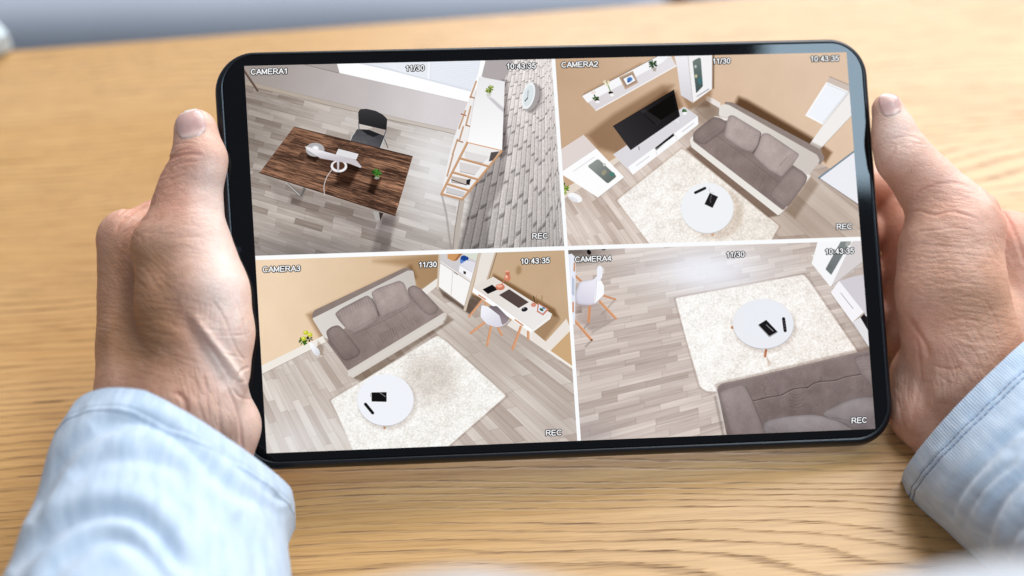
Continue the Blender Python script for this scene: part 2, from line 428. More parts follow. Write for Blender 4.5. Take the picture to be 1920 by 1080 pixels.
poly([(944, 200), (950, 262), (944, 345), (915, 400), (915, 500), (850, 500), (884, 360), (905, 303), (928, 285)], (0.78, 0.77, 0.77), blur=5, mul=True)
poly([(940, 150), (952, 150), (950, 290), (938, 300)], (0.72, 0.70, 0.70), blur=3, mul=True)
line([(866, 376), (857, 430), (850, 490)], 9, (186, 176, 168)); line([(861, 376), (852, 430), (846, 490)], 1.2, (132, 120, 112))
line([(828, 366), (836, 400), (846, 480)], 3, (150, 142, 138), 3, 0.7)
# bookcase
poly([(892, 152), (880, 183), (868, 212), (851, 257), (842, 290), (827, 364), (866, 374), (916, 314), (941, 282), (876, 267)], (236, 233, 233))
for a_, b_ in (((892, 153), (881, 183)), ((882, 200), (873, 235)), ((872, 208), (860, 241)), ((868, 238), (861, 262)), ((857, 262), (848, 290)), ((849, 290), (838, 330))):
    line([a_, b_], 3.0, (196, 158, 128))
for x, y in ((886, 182), (877, 235), (862, 264), (868, 214)): line([(x - 4, y), (x + 5, y + 3)], 2.2, (172, 112, 74))
for (p1, p2, p3, p4), c in ((((870, 283), (918, 294), (905, 306), (872, 299)), (222, 218, 218)), (((861, 304), (902, 313), (890, 328), (862, 322)), (216, 211, 210)), (((846, 330), (885, 338), (872, 346), (846, 342)), (196, 184, 176)), (((836, 350), (872, 360), (868, 369), (836, 361)), (205, 202, 204))):
    poly([p1, p2, p3, p4], c); line([p4, p3], 1.0, (120, 110, 108), al=0.6)
poly([(874, 338), (882, 335), (880, 347), (874, 346)], (42, 40, 44)); line([(846, 337), (874, 347)], 1.4, (54, 50, 50)); poly([(920, 286), (936, 284), (924, 301), (916, 303)], (92, 84, 82))
for a_, b_ in (((876, 267), (827, 364)), ((940, 284), (866, 374)), ((862, 297), (915, 312)), ((848, 323), (897, 337)), ((838, 345), (881, 358)), ((828, 364), (867, 374))):
    line([a_, b_], 4.2, (190, 148, 114)); line([(a_[0], a_[1] - 1.3), (b_[0], b_[1] - 1.3)], 1.0, (228, 178, 134))
poly([(897, 144), (946, 153), (941, 283), (876, 267), (886, 205)], (232, 231, 233), (248, 247, 247), ((900, 150), (910, 275))); line([(876, 267.5), (941, 283)], 1.6, (214, 152, 104))
poly([(913, 182), (922, 184), (945, 204), (945, 212), (934, 203)], (0.84, 0.83, 0.84), blur=2, mul=True)
poly([(911, 171), (922, 172), (919, 182), (912, 181)], (208, 208, 202)); leaves(917, 167, 6, 34, (70, 96, 30), (176, 190, 84), 4, 4)
ell(1000, 186, 15, 27, (120, 112, 112), 18, blur=4, al=0.7); ell(995, 182, 15, 27, (168, 162, 162), 16); ell(990.5, 180, 11.5, 25.5, (236, 240, 243), 14); ell(990.5, 180, 9, 21, (214, 222, 226), 14, al=0.8); line([(989, 184), (984, 190)], 1.8, (70, 76, 76)); line([(990, 170), (989, 184)], 0.9, (100, 105, 108))
# pole, chair
line([(456, 130), (483, 170)], 4.2, (96, 78, 70)); line([(457.5, 129), (484.5, 169)], 1.2, (142, 122, 112))
line([(672, 230), (673, 244), (662, 252), (657, 268), (662, 276)], 1.8, (110, 112, 116)); line([(670, 244), (660, 254), (656, 266)], 1.0, (226, 228, 232)); line([(724, 243), (719, 257), (727, 277)], 1.6, (92, 94, 98)); line([(720, 258), (712, 281)], 1.6, (200, 203, 208))
poly([(669, 242), (691, 243), (721, 255), (711, 280), (656, 265)], (94, 94, 98), (72, 71, 75), ((680, 275), (700, 245)), r=3, tex='cloth', amt=14); poly([(676, 243), (692, 244), (712, 252), (700, 257), (688, 252)], (38, 37, 40), blur=1.6)
poly([(671, 211), (674, 205), (686, 204), (704, 208), (717, 215), (725.5, 223), (724, 244), (672, 232)], (62, 61, 64), (40, 39, 42), ((695, 204), (695, 242)), r=3)
# desk
poly([(500, 332), (735, 404), (742, 412), (700, 440), (520, 380)], (0.90, 0.89, 0.90), blur=8, mul=True); poly([(715, 405), (745, 400), (722, 490), (690, 490)], (0.80, 0.79, 0.80), blur=6, mul=True); poly([(545, 365), (570, 366), (560, 385), (540, 380)], (0.86, 0.84, 0.84), blur=4, mul=True)
poly([(534, 342), (541, 344), (562, 361), (569, 351), (574, 355), (566, 370), (560, 370)], (128, 122, 118)); line([(536, 343), (561, 366)], 1.2, (206, 202, 198)); line([(571, 355), (565, 367)], 1.4, (84, 78, 76)); poly([(698, 396), (708, 398), (712, 413), (704, 415)], (172, 168, 165)); poly([(710, 398), (718, 400), (712, 414)], (60, 50, 46))
DK = [(551, 238), (773, 293), (740, 404), (487, 324)]
poly(DK, (104, 66, 48))
Hd = homog(DK, [(0, 0), (1, 0), (1, 1), (0, 1)]); Q = happly(H_S, DK); w = win(Q, 2); x0, y0, x1, y1 = w
a = np.clip(0.5 - sdpoly(Q, xx[y0:y1, x0:x1], yy[y0:y1, x0:x1]) / 1.2, 0, 1); px, py = PX[y0:y1, x0:x1], PY[y0:y1, x0:x1]
q = np.tensordot(Hd, np.stack([px, py, np.ones_like(px)], 0), 1); du, dv = q[0] / q[2], q[1] / q[2]
row = np.floor(dv * 9 + 0.25 * (fbm(du * 4, dv * 4, 8) - .5)); hh = hash2(row, np.floor(du * 3.3 + hash2(row, row * 0, 2) * 5), 4)
n = fbm(du * 9 + row * 3, dv * 70, 15, 4); n2 = fbm(du * 30, dv * 130, 22, 3); ed = np.abs(dv * 9 - np.round(dv * 9))
k = np.clip(0.20 + hh * 0.55 + (n - .5) * 1.6 + (n2 - .5) * 0.9, 0, 1) * (0.55 + 0.45 * np.clip(ed / 0.05, 0, 1))
k = k * (1 + 0.35 * np.clip((du - 0.75) * 4, 0, 1) * (dv < 0.9)) 
put(w, a, np.array([70, 50, 41]) * (1 - k[..., None]) + np.array([164, 120, 94]) * k[..., None])
line([(487, 324.5), (740, 404.5)], 1.6, (66, 42, 30)); line([(740, 404), (773, 293)], 1.0, (120, 84, 62)); line([(551, 238), (773, 293)], 0.8, (60, 38, 28))
poly([(630, 300), (676, 312), (655, 350), (630, 345)], (0.52, 0.48, 0.46), blur=4, mul=True); poly([(698, 330), (714, 334), (700, 365), (688, 360)], (0.50, 0.46, 0.44), blur=4, mul=True); poly([(575, 288), (600, 296), (590, 304), (575, 296)], (0.5, 0.48, 0.46), blur=3, mul=True)
ell(590.5, 281, 17.5, 13, (176, 174, 176)); ell(591, 279, 6, 5, (244, 244, 246), blur=2)
poly([(634, 279), (672, 289), (667, 300), (629, 290)], (226, 225, 228), r=1.5)
for k in range(4): line([(635 - k, 281.5 + k * 2.6), (669 - k, 290.5 + k * 2.6)], 0.6, (186, 186, 192), al=0.7)
ell(635, 312, 15.5, 11.5, (232, 230, 233)); ell(635, 311, 11, 7.8, (88, 58, 44)); poly([(631, 300), (636, 299), (635, 322), (632, 323)], (200, 198, 204))
poly([(571, 275), (574, 275), (600, 282), (660, 298), (668, 301), (678, 313), (675, 315), (655, 307), (600, 297), (576, 281)], (232, 228, 232), (198, 192, 198), ((600, 284), (600, 297)))
line(smooth_pts([(622, 318), (612, 333), (607, 350), (608, 366)]), 1.4, (206, 200, 200)); leaves(706, 324, 7, 46, (20, 74, 24), (98, 168, 62), 9, 4); ell(706, 334, 5, 2.5, (190, 186, 184), al=0.7)

# ---- feed 2: living room from the television side
setclip(U1, 0, 1, V0)
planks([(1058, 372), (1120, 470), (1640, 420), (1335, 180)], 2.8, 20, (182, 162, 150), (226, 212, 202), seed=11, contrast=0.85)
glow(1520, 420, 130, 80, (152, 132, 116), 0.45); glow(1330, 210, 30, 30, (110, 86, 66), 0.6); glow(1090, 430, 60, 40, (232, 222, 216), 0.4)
poly([(1020, 90), (1600, 80), (1625, 360), (1560, 320), (1530, 300), (1330, 186), (1318, 186), (1290, 205), (1170, 293), (1040, 372)], (200, 167, 137), (224, 196, 170), ((1120, 280), (1500, 120)), tex='wall', amt=9)
poly([(1030, 372), (1170, 286), (1174, 296), (1150, 312), (1030, 392)], (226, 213, 200)); poly([(1325, 180), (1334, 184), (1350, 193), (1350, 204), (1322, 188)], (232, 224, 220)); poly([(1290, 202), (1318, 181), (1322, 188), (1296, 210)], (198, 178, 160))
line([(1170, 296), (1150, 312)], 0.8, (130, 108, 90))
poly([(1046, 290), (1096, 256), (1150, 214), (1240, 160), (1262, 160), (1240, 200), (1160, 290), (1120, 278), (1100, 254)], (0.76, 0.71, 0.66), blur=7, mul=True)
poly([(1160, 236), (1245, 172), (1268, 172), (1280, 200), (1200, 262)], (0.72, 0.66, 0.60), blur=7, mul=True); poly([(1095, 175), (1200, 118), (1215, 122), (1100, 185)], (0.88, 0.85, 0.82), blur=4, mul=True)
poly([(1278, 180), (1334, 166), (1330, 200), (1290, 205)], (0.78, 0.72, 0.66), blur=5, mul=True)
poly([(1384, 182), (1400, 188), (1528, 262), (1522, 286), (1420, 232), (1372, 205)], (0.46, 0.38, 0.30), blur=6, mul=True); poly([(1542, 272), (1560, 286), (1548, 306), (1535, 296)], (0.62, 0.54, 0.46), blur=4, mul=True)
poly([(1091, 180), (1232, 106), (1256, 104), (1267, 124), (1117, 208)], (216, 210, 212), (226, 222, 226), ((1110, 190), (1250, 120))); poly([(1091, 180), (1232, 106), (1256, 104), (1240, 118), (1101, 193)], (243, 242, 245)); line([(1117, 207.5), (1267, 123.5)], 1.8, (252, 252, 253)); line([(1091, 179.5), (1232, 105.5)], 0.9, (120, 98, 78))
poly([(1160, 145), (1186, 133), (1196, 155), (1172, 168)], (192, 162, 134)); poly([(1164, 147), (1185, 137), (1193, 153), (1173, 163)], (150, 130, 118)); poly([(1168, 148), (1184, 140), (1191, 151), (1175, 160)], (246, 247, 250)); ell(1180, 149, 5, 4, (70, 120, 190), -20, blur=2); ell(1178, 153, 3, 1.6, (40, 70, 140), -20)
leaves(1223, 121, 4, 26, (20, 44, 26), (70, 100, 60), 3, 7); poly([(1221, 127), (1230, 127), (1229, 134), (1224, 134)], (178, 168, 158))
line(smooth_pts([(1145, 174), (1141, 163), (1137, 155)]), 1.8, (112, 136, 66)); leaves(1137, 155, 5, 20, (226, 214, 180), (250, 244, 226), 8, 3); ell(1145, 174, 4.5, 2.4, (44, 34, 26)); ell(1147, 178, 3.6, 3, (246, 245, 247))
leaves(1116, 183, 3, 14, (28, 60, 26), (90, 130, 60), 12, 5); ell(1119, 188, 4.5, 2.4, (50, 38, 30)); ell(1120, 191, 4, 2.6, (244, 243, 246)); leaves(1112, 174, 3, 6, (226, 190, 170), (240, 214, 196), 2, 2)
line([(1336, 100), (1336, 165)], 4, (110, 84, 62), 3, 0.8)
poly([(1262, 100), (1288, 100), (1298.5, 193), (1276, 179), (1268, 124)], (214, 211, 216), (236, 234, 238), ((1280, 185), (1280, 110))); poly([(1288, 98), (1334, 96), (1334, 167), (1298.5, 193)], (240, 237, 238)); line([(1288, 100), (1298.5, 193)], 0.8, (176, 172, 176))
poly([(1297, 116), (1300, 113), (1311, 108), (1313, 111), (1317, 162), (1304, 176)], (112, 124, 120), (74, 90, 90), ((1305, 115), (1308, 170)), r=2); line([(1297, 116), (1304, 176), (1317, 163)], 0.9, (250, 250, 250)); ell(1303, 125, 2.2, 3, (186, 192, 190)); ell(1304, 143, 2.6, 3.4, (190, 186, 150)); ell(1311, 152, 3.6, 6, (70, 116, 122)); line([(1306, 181), (1328, 167)], 1.6, (150, 152, 160))
# tv bench, television
poly([(1149, 290), (1282, 200), (1308, 218), (1309, 233), (1186, 328), (1178, 320)], (218, 215, 220)); poly([(1177, 314), (1307, 219), (1309, 233), (1186, 328)], (247, 247, 249)); line([(1177, 314), (1307, 219)], 0.7, (252, 252, 252)); poly([(1227, 278), (1262, 250), (1264, 254), (1230, 282)], (32, 29, 30)); line([(1229, 281), (1264, 255)], 0.8, (250, 250, 250)); line([(1192, 311), (1217, 293)], 1.0, (190, 190, 198)); line([(1279, 247), (1300, 231)], 1.0, (178, 178, 186)); line([(1228, 275), (1231, 290)], 0.7, (200, 198, 202)); line([(1264, 250), (1269, 262)], 0.7, (200, 198, 202))
leaves(1283, 208, 2.6, 18, (24, 66, 30), (80, 130, 70), 7, 3); poly([(1280, 210), (1287, 210), (1286, 215), (1280, 215)], (248, 248, 250)); line([(1197, 275), (1198, 281)], 2, (150, 150, 156)); line([(1266, 224), (1272, 229)], 2, (236, 236, 240))
poly([(1149, 237), (1263, 168.5), (1274.5, 218), (1182, 282)], (52, 50, 53), (30, 28, 29), ((1170, 255), (1265, 190)), r=1); poly([(1205, 213), (1262, 176), (1268, 206), (1227, 234)], (22, 19, 19), blur=1.2); poly([(1200, 208), (1207, 204), (1240, 226), (1230, 234)], (66, 63, 66), al=0.5, blur=2); line([(1149, 237), (1263, 168.5)], 0.8, (18, 17, 18))
# low cabinet, vase
poly([(1040, 288), (1094, 253), (1118, 279), (1049, 324), (1040, 320)], (222, 210, 206)); poly([(1117.5, 278.5), (1170, 333), (1121, 371), (1049, 325)], (249, 248, 250)); line([(1049, 324.5), (1117.5, 278.5)], 0.8, (206, 200, 202)); line([(1121, 371), (1170, 333)], 1.0, (150, 136, 126), al=0.6)
poly([(1101, 312), (1121, 298), (1156, 331), (1139, 345)], (150, 154, 150), (104, 112, 108), ((1110, 305), (1145, 340)), r=4); ell(1147, 327, 5, 4, (80, 130, 118)); ell(1132, 324, 4, 6, (168, 160, 130), 40, al=0.7); ell(1133, 309, 3, 3, (205, 208, 206)); line([(1075, 322), (1114, 295)], 1.0, (206, 204, 210))
leaves(1055, 354, 9, 46, (40, 90, 20), (196, 216, 70), 5, 5); ell(1078, 371, 14, 7.5, (244, 244, 247), 25); ell(1074, 374, 10, 3, (214, 214, 220), 25, blur=2, al=0.7)
# rug, coffee table
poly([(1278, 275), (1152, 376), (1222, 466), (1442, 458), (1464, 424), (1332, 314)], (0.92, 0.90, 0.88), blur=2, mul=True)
poly([(1278, 279), (1156, 376), (1226, 470), (1440, 460), (1460, 424), (1330, 318)], (244, 239, 234), (232, 224, 214), ((1200, 420), (1420, 380)), blur=1.6, tex='fur', amt=20, r=4)
ell(1340, 400, 54, 50, (0.93, 0.90, 0.87), blur=6, mul=True); ell(1325, 390.8, 49.7, 47.6, (196, 194, 197)); ell(1325, 390, 49.5, 47.3, (236, 238, 242)); ell(1335, 440, 3, 3, (196, 140, 110), al=0.6); line(smooth_pts([(1330, 352), (1330, 360), (1338, 362)]), 0.6, (170, 174, 180))
line([(1303, 361.5), (1321, 353)], 5.0, (40, 38, 42)); poly([(1330, 362), (1345.5, 369), (1335, 390), (1320, 383)], (38, 36, 39)); line(smooth_pts([(1334, 365), (1331, 374), (1332, 380)]), 0.7, (150, 152, 156))
# wall picture, door
poly([(1555, 144), (1600, 163), (1600, 178), (1549, 155)], (206, 190, 180)); line([(1555, 144), (1600, 163)], 0.9, (130, 112, 100)); poly([(1549, 154), (1593, 173), (1543, 235), (1509, 217)], (252, 252, 252)); poly([(1550, 158), (1588, 174), (1542, 231), (1513, 216)], (238, 241, 247)); line([(1550, 158), (1588, 174), (1542, 231)], 0.7, (176, 182, 192)); line([(1592, 173), (1543, 235)], 0.9, (150, 140, 136))
poly([(1592, 174), (1600, 174), (1600, 214), (1529, 289), (1512, 278), (1543, 235)], (238, 234, 231)); line([(1600, 214), (1529, 289)], 0.8, (170, 160, 152)); poly([(1520, 266), (1545, 278), (1529, 290), (1510, 280)], (0.78, 0.74, 0.72), blur=3, mul=True)
poly([(1535.5, 334), (1620, 271), (1620, 390)], (233, 233, 240)); line([(1535, 334), (1606, 281)], 3, (112, 134, 150)); line([(1535, 334), (1612, 386)], 0.9, (90, 84, 88))
# sofa
poly([(1296, 272), (1460, 404), (1440, 408), (1286, 280)], (0.66, 0.60, 0.56), blur=3, mul=True); poly([(1470, 395), (1520, 330), (1535, 345), (1490, 410)], (0.82, 0.78, 0.74), blur=5, mul=True)
poly([(1293, 262), (1300, 252), (1340, 218), (1370, 222), (1520, 330), (1478, 384), (1468, 396), (1458, 404), (1296, 276)], (232, 227, 221)); 
poly([(1357, 191), (1372, 192), (1538, 281), (1546, 297), (1537, 310), (1528, 300), (1362, 202)], (146, 131, 125), r=3, tex='cloth'); poly([(1348, 200), (1353, 196), (1364, 196), (1532, 291), (1537, 302), (1516, 329), (1488, 312), (1374, 222), (1347, 218)], (226, 220, 214), (206, 198, 190), ((1352, 200), (1500, 300)), r=4)
poly([(1300, 256), (1332, 226), (1372, 226), (1498, 318), (1480, 380), (1468, 395), (1298, 264)], (142, 125, 121), (132, 116, 112), ((1330, 250), (1470, 380)), r=4, tex='cloth', amt=16)
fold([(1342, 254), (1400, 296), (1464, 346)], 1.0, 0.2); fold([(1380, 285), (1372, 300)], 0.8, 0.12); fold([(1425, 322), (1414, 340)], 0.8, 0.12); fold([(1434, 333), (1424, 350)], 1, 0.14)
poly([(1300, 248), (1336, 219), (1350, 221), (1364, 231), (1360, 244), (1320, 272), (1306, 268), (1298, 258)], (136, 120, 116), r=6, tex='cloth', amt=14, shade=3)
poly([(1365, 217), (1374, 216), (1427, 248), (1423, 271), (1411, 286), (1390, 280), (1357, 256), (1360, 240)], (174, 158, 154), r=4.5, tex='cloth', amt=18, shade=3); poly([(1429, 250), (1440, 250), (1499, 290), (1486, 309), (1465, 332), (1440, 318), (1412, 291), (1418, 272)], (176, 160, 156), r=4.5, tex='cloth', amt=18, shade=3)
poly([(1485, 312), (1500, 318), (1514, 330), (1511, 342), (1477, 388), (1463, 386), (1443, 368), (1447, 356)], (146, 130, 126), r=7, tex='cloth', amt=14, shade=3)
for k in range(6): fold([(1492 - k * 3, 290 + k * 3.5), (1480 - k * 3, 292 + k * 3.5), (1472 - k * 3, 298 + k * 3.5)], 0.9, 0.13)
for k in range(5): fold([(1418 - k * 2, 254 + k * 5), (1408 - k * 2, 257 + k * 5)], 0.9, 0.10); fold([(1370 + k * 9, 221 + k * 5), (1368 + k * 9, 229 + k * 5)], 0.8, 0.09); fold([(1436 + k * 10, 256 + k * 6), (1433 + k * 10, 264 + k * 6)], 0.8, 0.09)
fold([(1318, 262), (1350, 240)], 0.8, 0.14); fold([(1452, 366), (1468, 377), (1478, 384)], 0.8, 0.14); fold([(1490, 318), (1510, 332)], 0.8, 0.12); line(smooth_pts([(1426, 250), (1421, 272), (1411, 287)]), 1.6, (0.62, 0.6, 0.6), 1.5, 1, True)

# ---- feed 3: the same room from the door
setclip(0, V1, U0, 1)
planks([(496, 680), (578, 850), (1100, 716), (880, 556)], 2.7, 29, (180, 164, 154), (222, 213, 205), seed=21, contrast=0.85)
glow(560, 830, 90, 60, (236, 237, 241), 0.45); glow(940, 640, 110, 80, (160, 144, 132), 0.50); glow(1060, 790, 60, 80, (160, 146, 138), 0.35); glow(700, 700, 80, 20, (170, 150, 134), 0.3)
poly([(470, 480), (1066, 460), (1080, 700), (1030, 655), (1000, 632), (880, 552), (822, 522), (785, 545), (600, 634), (480, 696)], (238, 211, 180), (198, 168, 134), ((520, 520), (860, 560)), tex='wall', amt=8)
poly([(700, 490), (824, 474), (824, 524), (785, 548), (760, 500)], (0.82, 0.77, 0.70), blur=8, mul=True); poly([(575, 590), (770, 498), (780, 520), (620, 640), (600, 634)], (0.74, 0.68, 0.62), blur=6, mul=True)
poly([(480, 691), (605, 630), (611, 642), (480, 708)], (236, 230, 222)); line([(480, 708), (611, 642)], 0.8, (160, 146, 134)); poly([(785, 547), (820, 521), (824, 532), (795, 556)], (232, 226, 220))
# cabinet with boxes
poly([(822, 540), (870, 576), (884, 552), (905, 560), (880, 590), (830, 556)], (0.58, 0.53, 0.50), blur=3, mul=True)
poly([(902, 470), (932, 470), (914, 524), (887, 540)], (230, 223, 216)); line([(930, 470), (913, 525)], 3.4, (196, 174, 152)); line([(932, 470), (915, 526)], 0.9, (110, 86, 62))
poly([(823, 470), (902, 470), (886, 530), (824, 492)], (206, 201, 203)); poly([(838, 470), (864, 470), (850, 490), (838, 485)], (208, 152, 98)); poly([(850, 490), (864, 470), (866, 476), (856, 488)], (166, 112, 66)); ell(869.5, 489, 8, 8.5, (98, 138, 208)); ell(870, 484, 7.6, 5, (34, 74, 148))
poly([(880, 470), (900, 470), (893, 490), (868, 478)], (214, 219, 206)); poly([(861, 497), (874, 488), (891, 493), (884, 528), (859, 509)], (240, 239, 243)); poly([(861, 497), (874, 488), (891, 493), (885, 510)], (222, 220, 228)); poly([(868, 508), (873, 510), (872, 515), (868, 513)], (60, 54, 50)); line([(861, 497), (885, 511)], 0.7, (180, 176, 184))
poly([(824.5, 492), (884, 530), (870, 574), (821, 537)], (243, 241, 239)); line([(848, 508), (845, 553)], 0.9, (196, 190, 186)); line([(824, 490), (884, 529)], 1.0, (250, 250, 250)); line([(824.5, 493), (884, 531.5)], 0.8, (160, 152, 148)); line([(851, 511), (857, 515)], 1.4, (120, 116, 114))
line([(823, 470), (820, 541)], 3.4, (206, 190, 172)); line([(900, 472), (871, 581)], 5, (208, 192, 176)); line([(897, 473), (869, 578)], 0.8, (170, 152, 136))
# desk by the wall
poly([(925, 514), (965, 536), (1040, 580), (1048, 596), (1030, 590), (920, 528)], (0.66, 0.58, 0.48), blur=4, mul=True); poly([(985, 630), (1000, 615), (1040, 590), (1050, 600), (1020, 640)], (0.84, 0.80, 0.76), blur=4, mul=True)
poly([(1000, 622), (1023, 641), (1062, 598), (1075, 630), (1029, 662), (988, 634)], (231, 223, 215)); poly([(1030, 660), (1070, 620), (1090, 700)], (204, 168, 124)); line([(1028, 658), (1074, 690)], 4.4, (238, 232, 226)); poly([(960, 600), (1000, 625), (992, 636), (950, 610)], (232, 226, 220))
for a_, b_, wd in (((904, 562), (879, 594), 4.0), ((976, 613), (960.5, 655), 4.8), ((990, 622), (990, 636), 4.6), ((911, 566), (907, 580), 3.5)): line([a_, b_], wd, ORANGE); line([(a_[0] + 1, a_[1]), (b_[0] + 1, b_[1])], 1.0, (236, 176, 132))
poly([(918, 562), (956, 588), (953, 600), (920, 580)], (108, 102, 112)); 
poly([(924, 519), (1035, 589), (998.6, 618), (886.6, 538)], (226, 218, 211), (232, 228, 226), ((930, 530), (1000, 600))); poly([(886.6, 538), (998.6, 617.5), (996.5, 625), (884.6, 548)], (249, 248, 249)); poly([(998.6, 617.5), (1035, 589), (1031, 599), (996.5, 625)], (238, 234, 232)); line([(897, 553.5), (909, 561.5)], 2.6, ORANGE); line([(965.5, 600), (980, 610.5)], 2.6, ORANGE); line([(886.6, 538.5), (998.6, 618)], 0.7, (206, 198, 194))
poly([(954, 542.5), (991, 567), (972, 578), (935, 553.5)], (88, 73, 69)); poly([(922, 534), (933, 543), (914, 551.5), (904, 543)], (28, 26, 28)); ell(983, 580.5, 6, 4, (40, 40, 44), -15); ell(981, 579, 2, 1, (140, 142, 148))
ell(1000, 572, 5, 4, (214, 142, 122)); line([(1001, 570), (1006, 554)], 0.9, (176, 120, 90)); line([(1002, 566), (1000, 556)], 1.2, (40, 46, 44)); line([(1015, 569), (1016, 556)], 3, (150, 118, 80), 3, 0.5); poly([(1008, 568), (1029, 580.5), (1018, 592), (1006, 585)], (206, 130, 112)); poly([(1010, 571), (1025, 580), (1017, 588.5), (1008.5, 583)], (214, 226, 236)); ell(1015, 581, 4, 2.4, (74, 96, 74), 30); ell(1019, 578, 3, 1.6, (90, 130, 170), 30)
ell(972, 507, 5, 8, (150, 116, 78), 10, blur=4, al=0.6); ell(937, 538.5, 8.8, 6, (206, 124, 96)); ell(936, 536.5, 6, 3, (238, 172, 146)); line([(940, 534), (949, 518)], 1.6, (200, 118, 92)); ell(951, 521, 6, 6.5, (214, 130, 102)); ell(951, 513, 4, 5, (200, 112, 88)); ell(949, 519, 2, 3, (246, 196, 172)); ell(950, 509, 4, 2, (236, 170, 144))
# desk chair
for a_, b_ in (((908, 605), (882, 624.5)), ((920, 612), (913, 647)), ((932, 612), (940, 628))): line([a_, b_], 4.6, ORANGE); line([(a_[0] + 1, a_[1] - 1), (b_[0] + 1, b_[1] - 1)], 1.0, (240, 180, 138))
poly([(902, 572), (914, 575), (935, 590), (955, 598), (953, 604), (941, 612), (930, 614), (912, 608), (900, 594)], (238, 238, 246), (214, 212, 224), ((910, 580), (930, 612)), r=4); poly([(914, 575), (931, 574), (955, 598), (950, 605), (941, 610), (936, 592)], (150, 136, 142), (112, 100, 108), ((935, 600), (940, 575)), r=3)
# vase and sofa
leaves(568, 640, 6, 26, (30, 70, 16), (84, 130, 40), 31, 4); leaves(580, 636, 3, 10, (26, 40, 20), (60, 70, 40), 33, 5)
for x, y in ((573, 624), (581, 628), (569, 635)): ell(x, y, 4.6, 4, (196, 200, 40)); ell(x - 1, y - 1, 2.2, 2, (232, 236, 110))
poly([(596, 640), (606, 650), (606, 666), (592, 668)], (0.80, 0.76, 0.72), blur=3, mul=True); poly([(579, 643), (583, 642), (598, 656), (600, 664), (596, 669), (589, 665), (583, 655)], (246, 247, 250), (214, 216, 222), ((584, 648), (600, 660)), r=3)
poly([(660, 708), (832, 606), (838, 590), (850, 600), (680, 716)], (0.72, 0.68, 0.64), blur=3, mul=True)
poly([(584, 592), (589, 582), (756, 503), (764, 502), (775, 508), (765, 516), (590, 602)], (140, 125, 119), r=3, tex='cloth'); poly([(585, 597), (592, 594), (764, 507), (774, 508), (779, 535), (760, 548), (612, 636), (607, 633)], (216, 210, 204), (200, 193, 187), ((600, 600), (770, 530)), r=3)
poly([(610, 636), (651, 700), (651, 694), (831, 586), (830, 607), (661, 709), (655, 705)], (212, 205, 198)); line([(655, 703), (831, 597)], 6, (214, 208, 201))
poly([(612, 640), (690, 592), (782, 540), (806, 560), (832, 586), (652, 695)], (150, 134, 130), (136, 120, 116), ((760, 560), (660, 680)), r=3, tex='cloth', amt=16)
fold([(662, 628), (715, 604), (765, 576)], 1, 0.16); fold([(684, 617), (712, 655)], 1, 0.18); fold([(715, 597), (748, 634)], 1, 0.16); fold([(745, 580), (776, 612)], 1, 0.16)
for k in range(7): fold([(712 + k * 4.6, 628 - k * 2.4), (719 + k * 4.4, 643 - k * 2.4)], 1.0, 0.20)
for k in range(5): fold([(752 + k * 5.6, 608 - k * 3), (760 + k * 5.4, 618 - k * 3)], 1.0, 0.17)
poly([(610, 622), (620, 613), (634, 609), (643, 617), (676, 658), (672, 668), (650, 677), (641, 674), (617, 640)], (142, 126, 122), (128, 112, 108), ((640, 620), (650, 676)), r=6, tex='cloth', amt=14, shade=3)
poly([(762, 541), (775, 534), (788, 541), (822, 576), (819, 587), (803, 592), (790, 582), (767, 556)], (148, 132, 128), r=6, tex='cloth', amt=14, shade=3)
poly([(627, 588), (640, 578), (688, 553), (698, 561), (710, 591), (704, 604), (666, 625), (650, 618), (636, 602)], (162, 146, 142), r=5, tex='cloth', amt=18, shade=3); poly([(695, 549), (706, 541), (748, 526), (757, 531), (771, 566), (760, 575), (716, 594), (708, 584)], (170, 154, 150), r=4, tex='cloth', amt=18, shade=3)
for k in range(12): fold([(634 + k * 5, 583 - k * 2.5), (638 + k * 5, 596 - k * 2.5)], 0.9, 0.17)
for k in range(4): fold([(662 + k * 9, 617 - k * 5), (680 + k * 7, 612 - k * 5)], 0.8, 0.10)
line(smooth_pts([(697, 560), (704, 574), (710, 592)]), 1.6, (0.6, 0.58, 0.58), 1.5, 1, True)
fold([(616, 626), (640, 654), (664, 672)], 0.8, 0.12)
for k in range(7): fold([(704 + k * 7, 545 - k * 2.6), (706 + k * 7, 551 - k * 2.4)], 0.8, 0.09)
# rug, table
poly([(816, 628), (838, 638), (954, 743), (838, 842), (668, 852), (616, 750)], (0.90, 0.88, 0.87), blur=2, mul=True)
poly([(819, 629), (836, 640), (949, 742), (837, 839), (668, 860), (620, 750)], (240, 237, 232), blur=1.8, tex='fur', amt=20, r=5); ell(808, 708, 48, 46, (186, 172, 160), 20, blur=26, al=0.46, tex='fur', amt=10)
line([(621, 752), (672, 845)], 2.5, (246, 244, 240), 2, 0.7)
line([(720, 797), (720, 803)], 4, (206, 160, 130)); ell(726, 756, 56, 50, (0.90, 0.88, 0.87), blur=5, mul=True); ell(722, 751, 53.2, 48.6, (190, 188, 192)); ell(722, 750, 53, 48.3, (233, 236, 243)); ell(722, 750, 52.5, 48, (238, 240, 246), al=0.6); poly([(696, 736), (724, 735.5), (724, 753.5), (696, 753)], (24, 23, 25), r=1); line([(711, 736), (722, 744)], 0.8, (190, 192, 196)); line([(684.5, 758), (698, 774.5)], 5.4, (28, 27, 30)); line(smooth_pts([(696, 737), (694, 740), (694.5, 744)]), 0.7, (110, 110, 112))

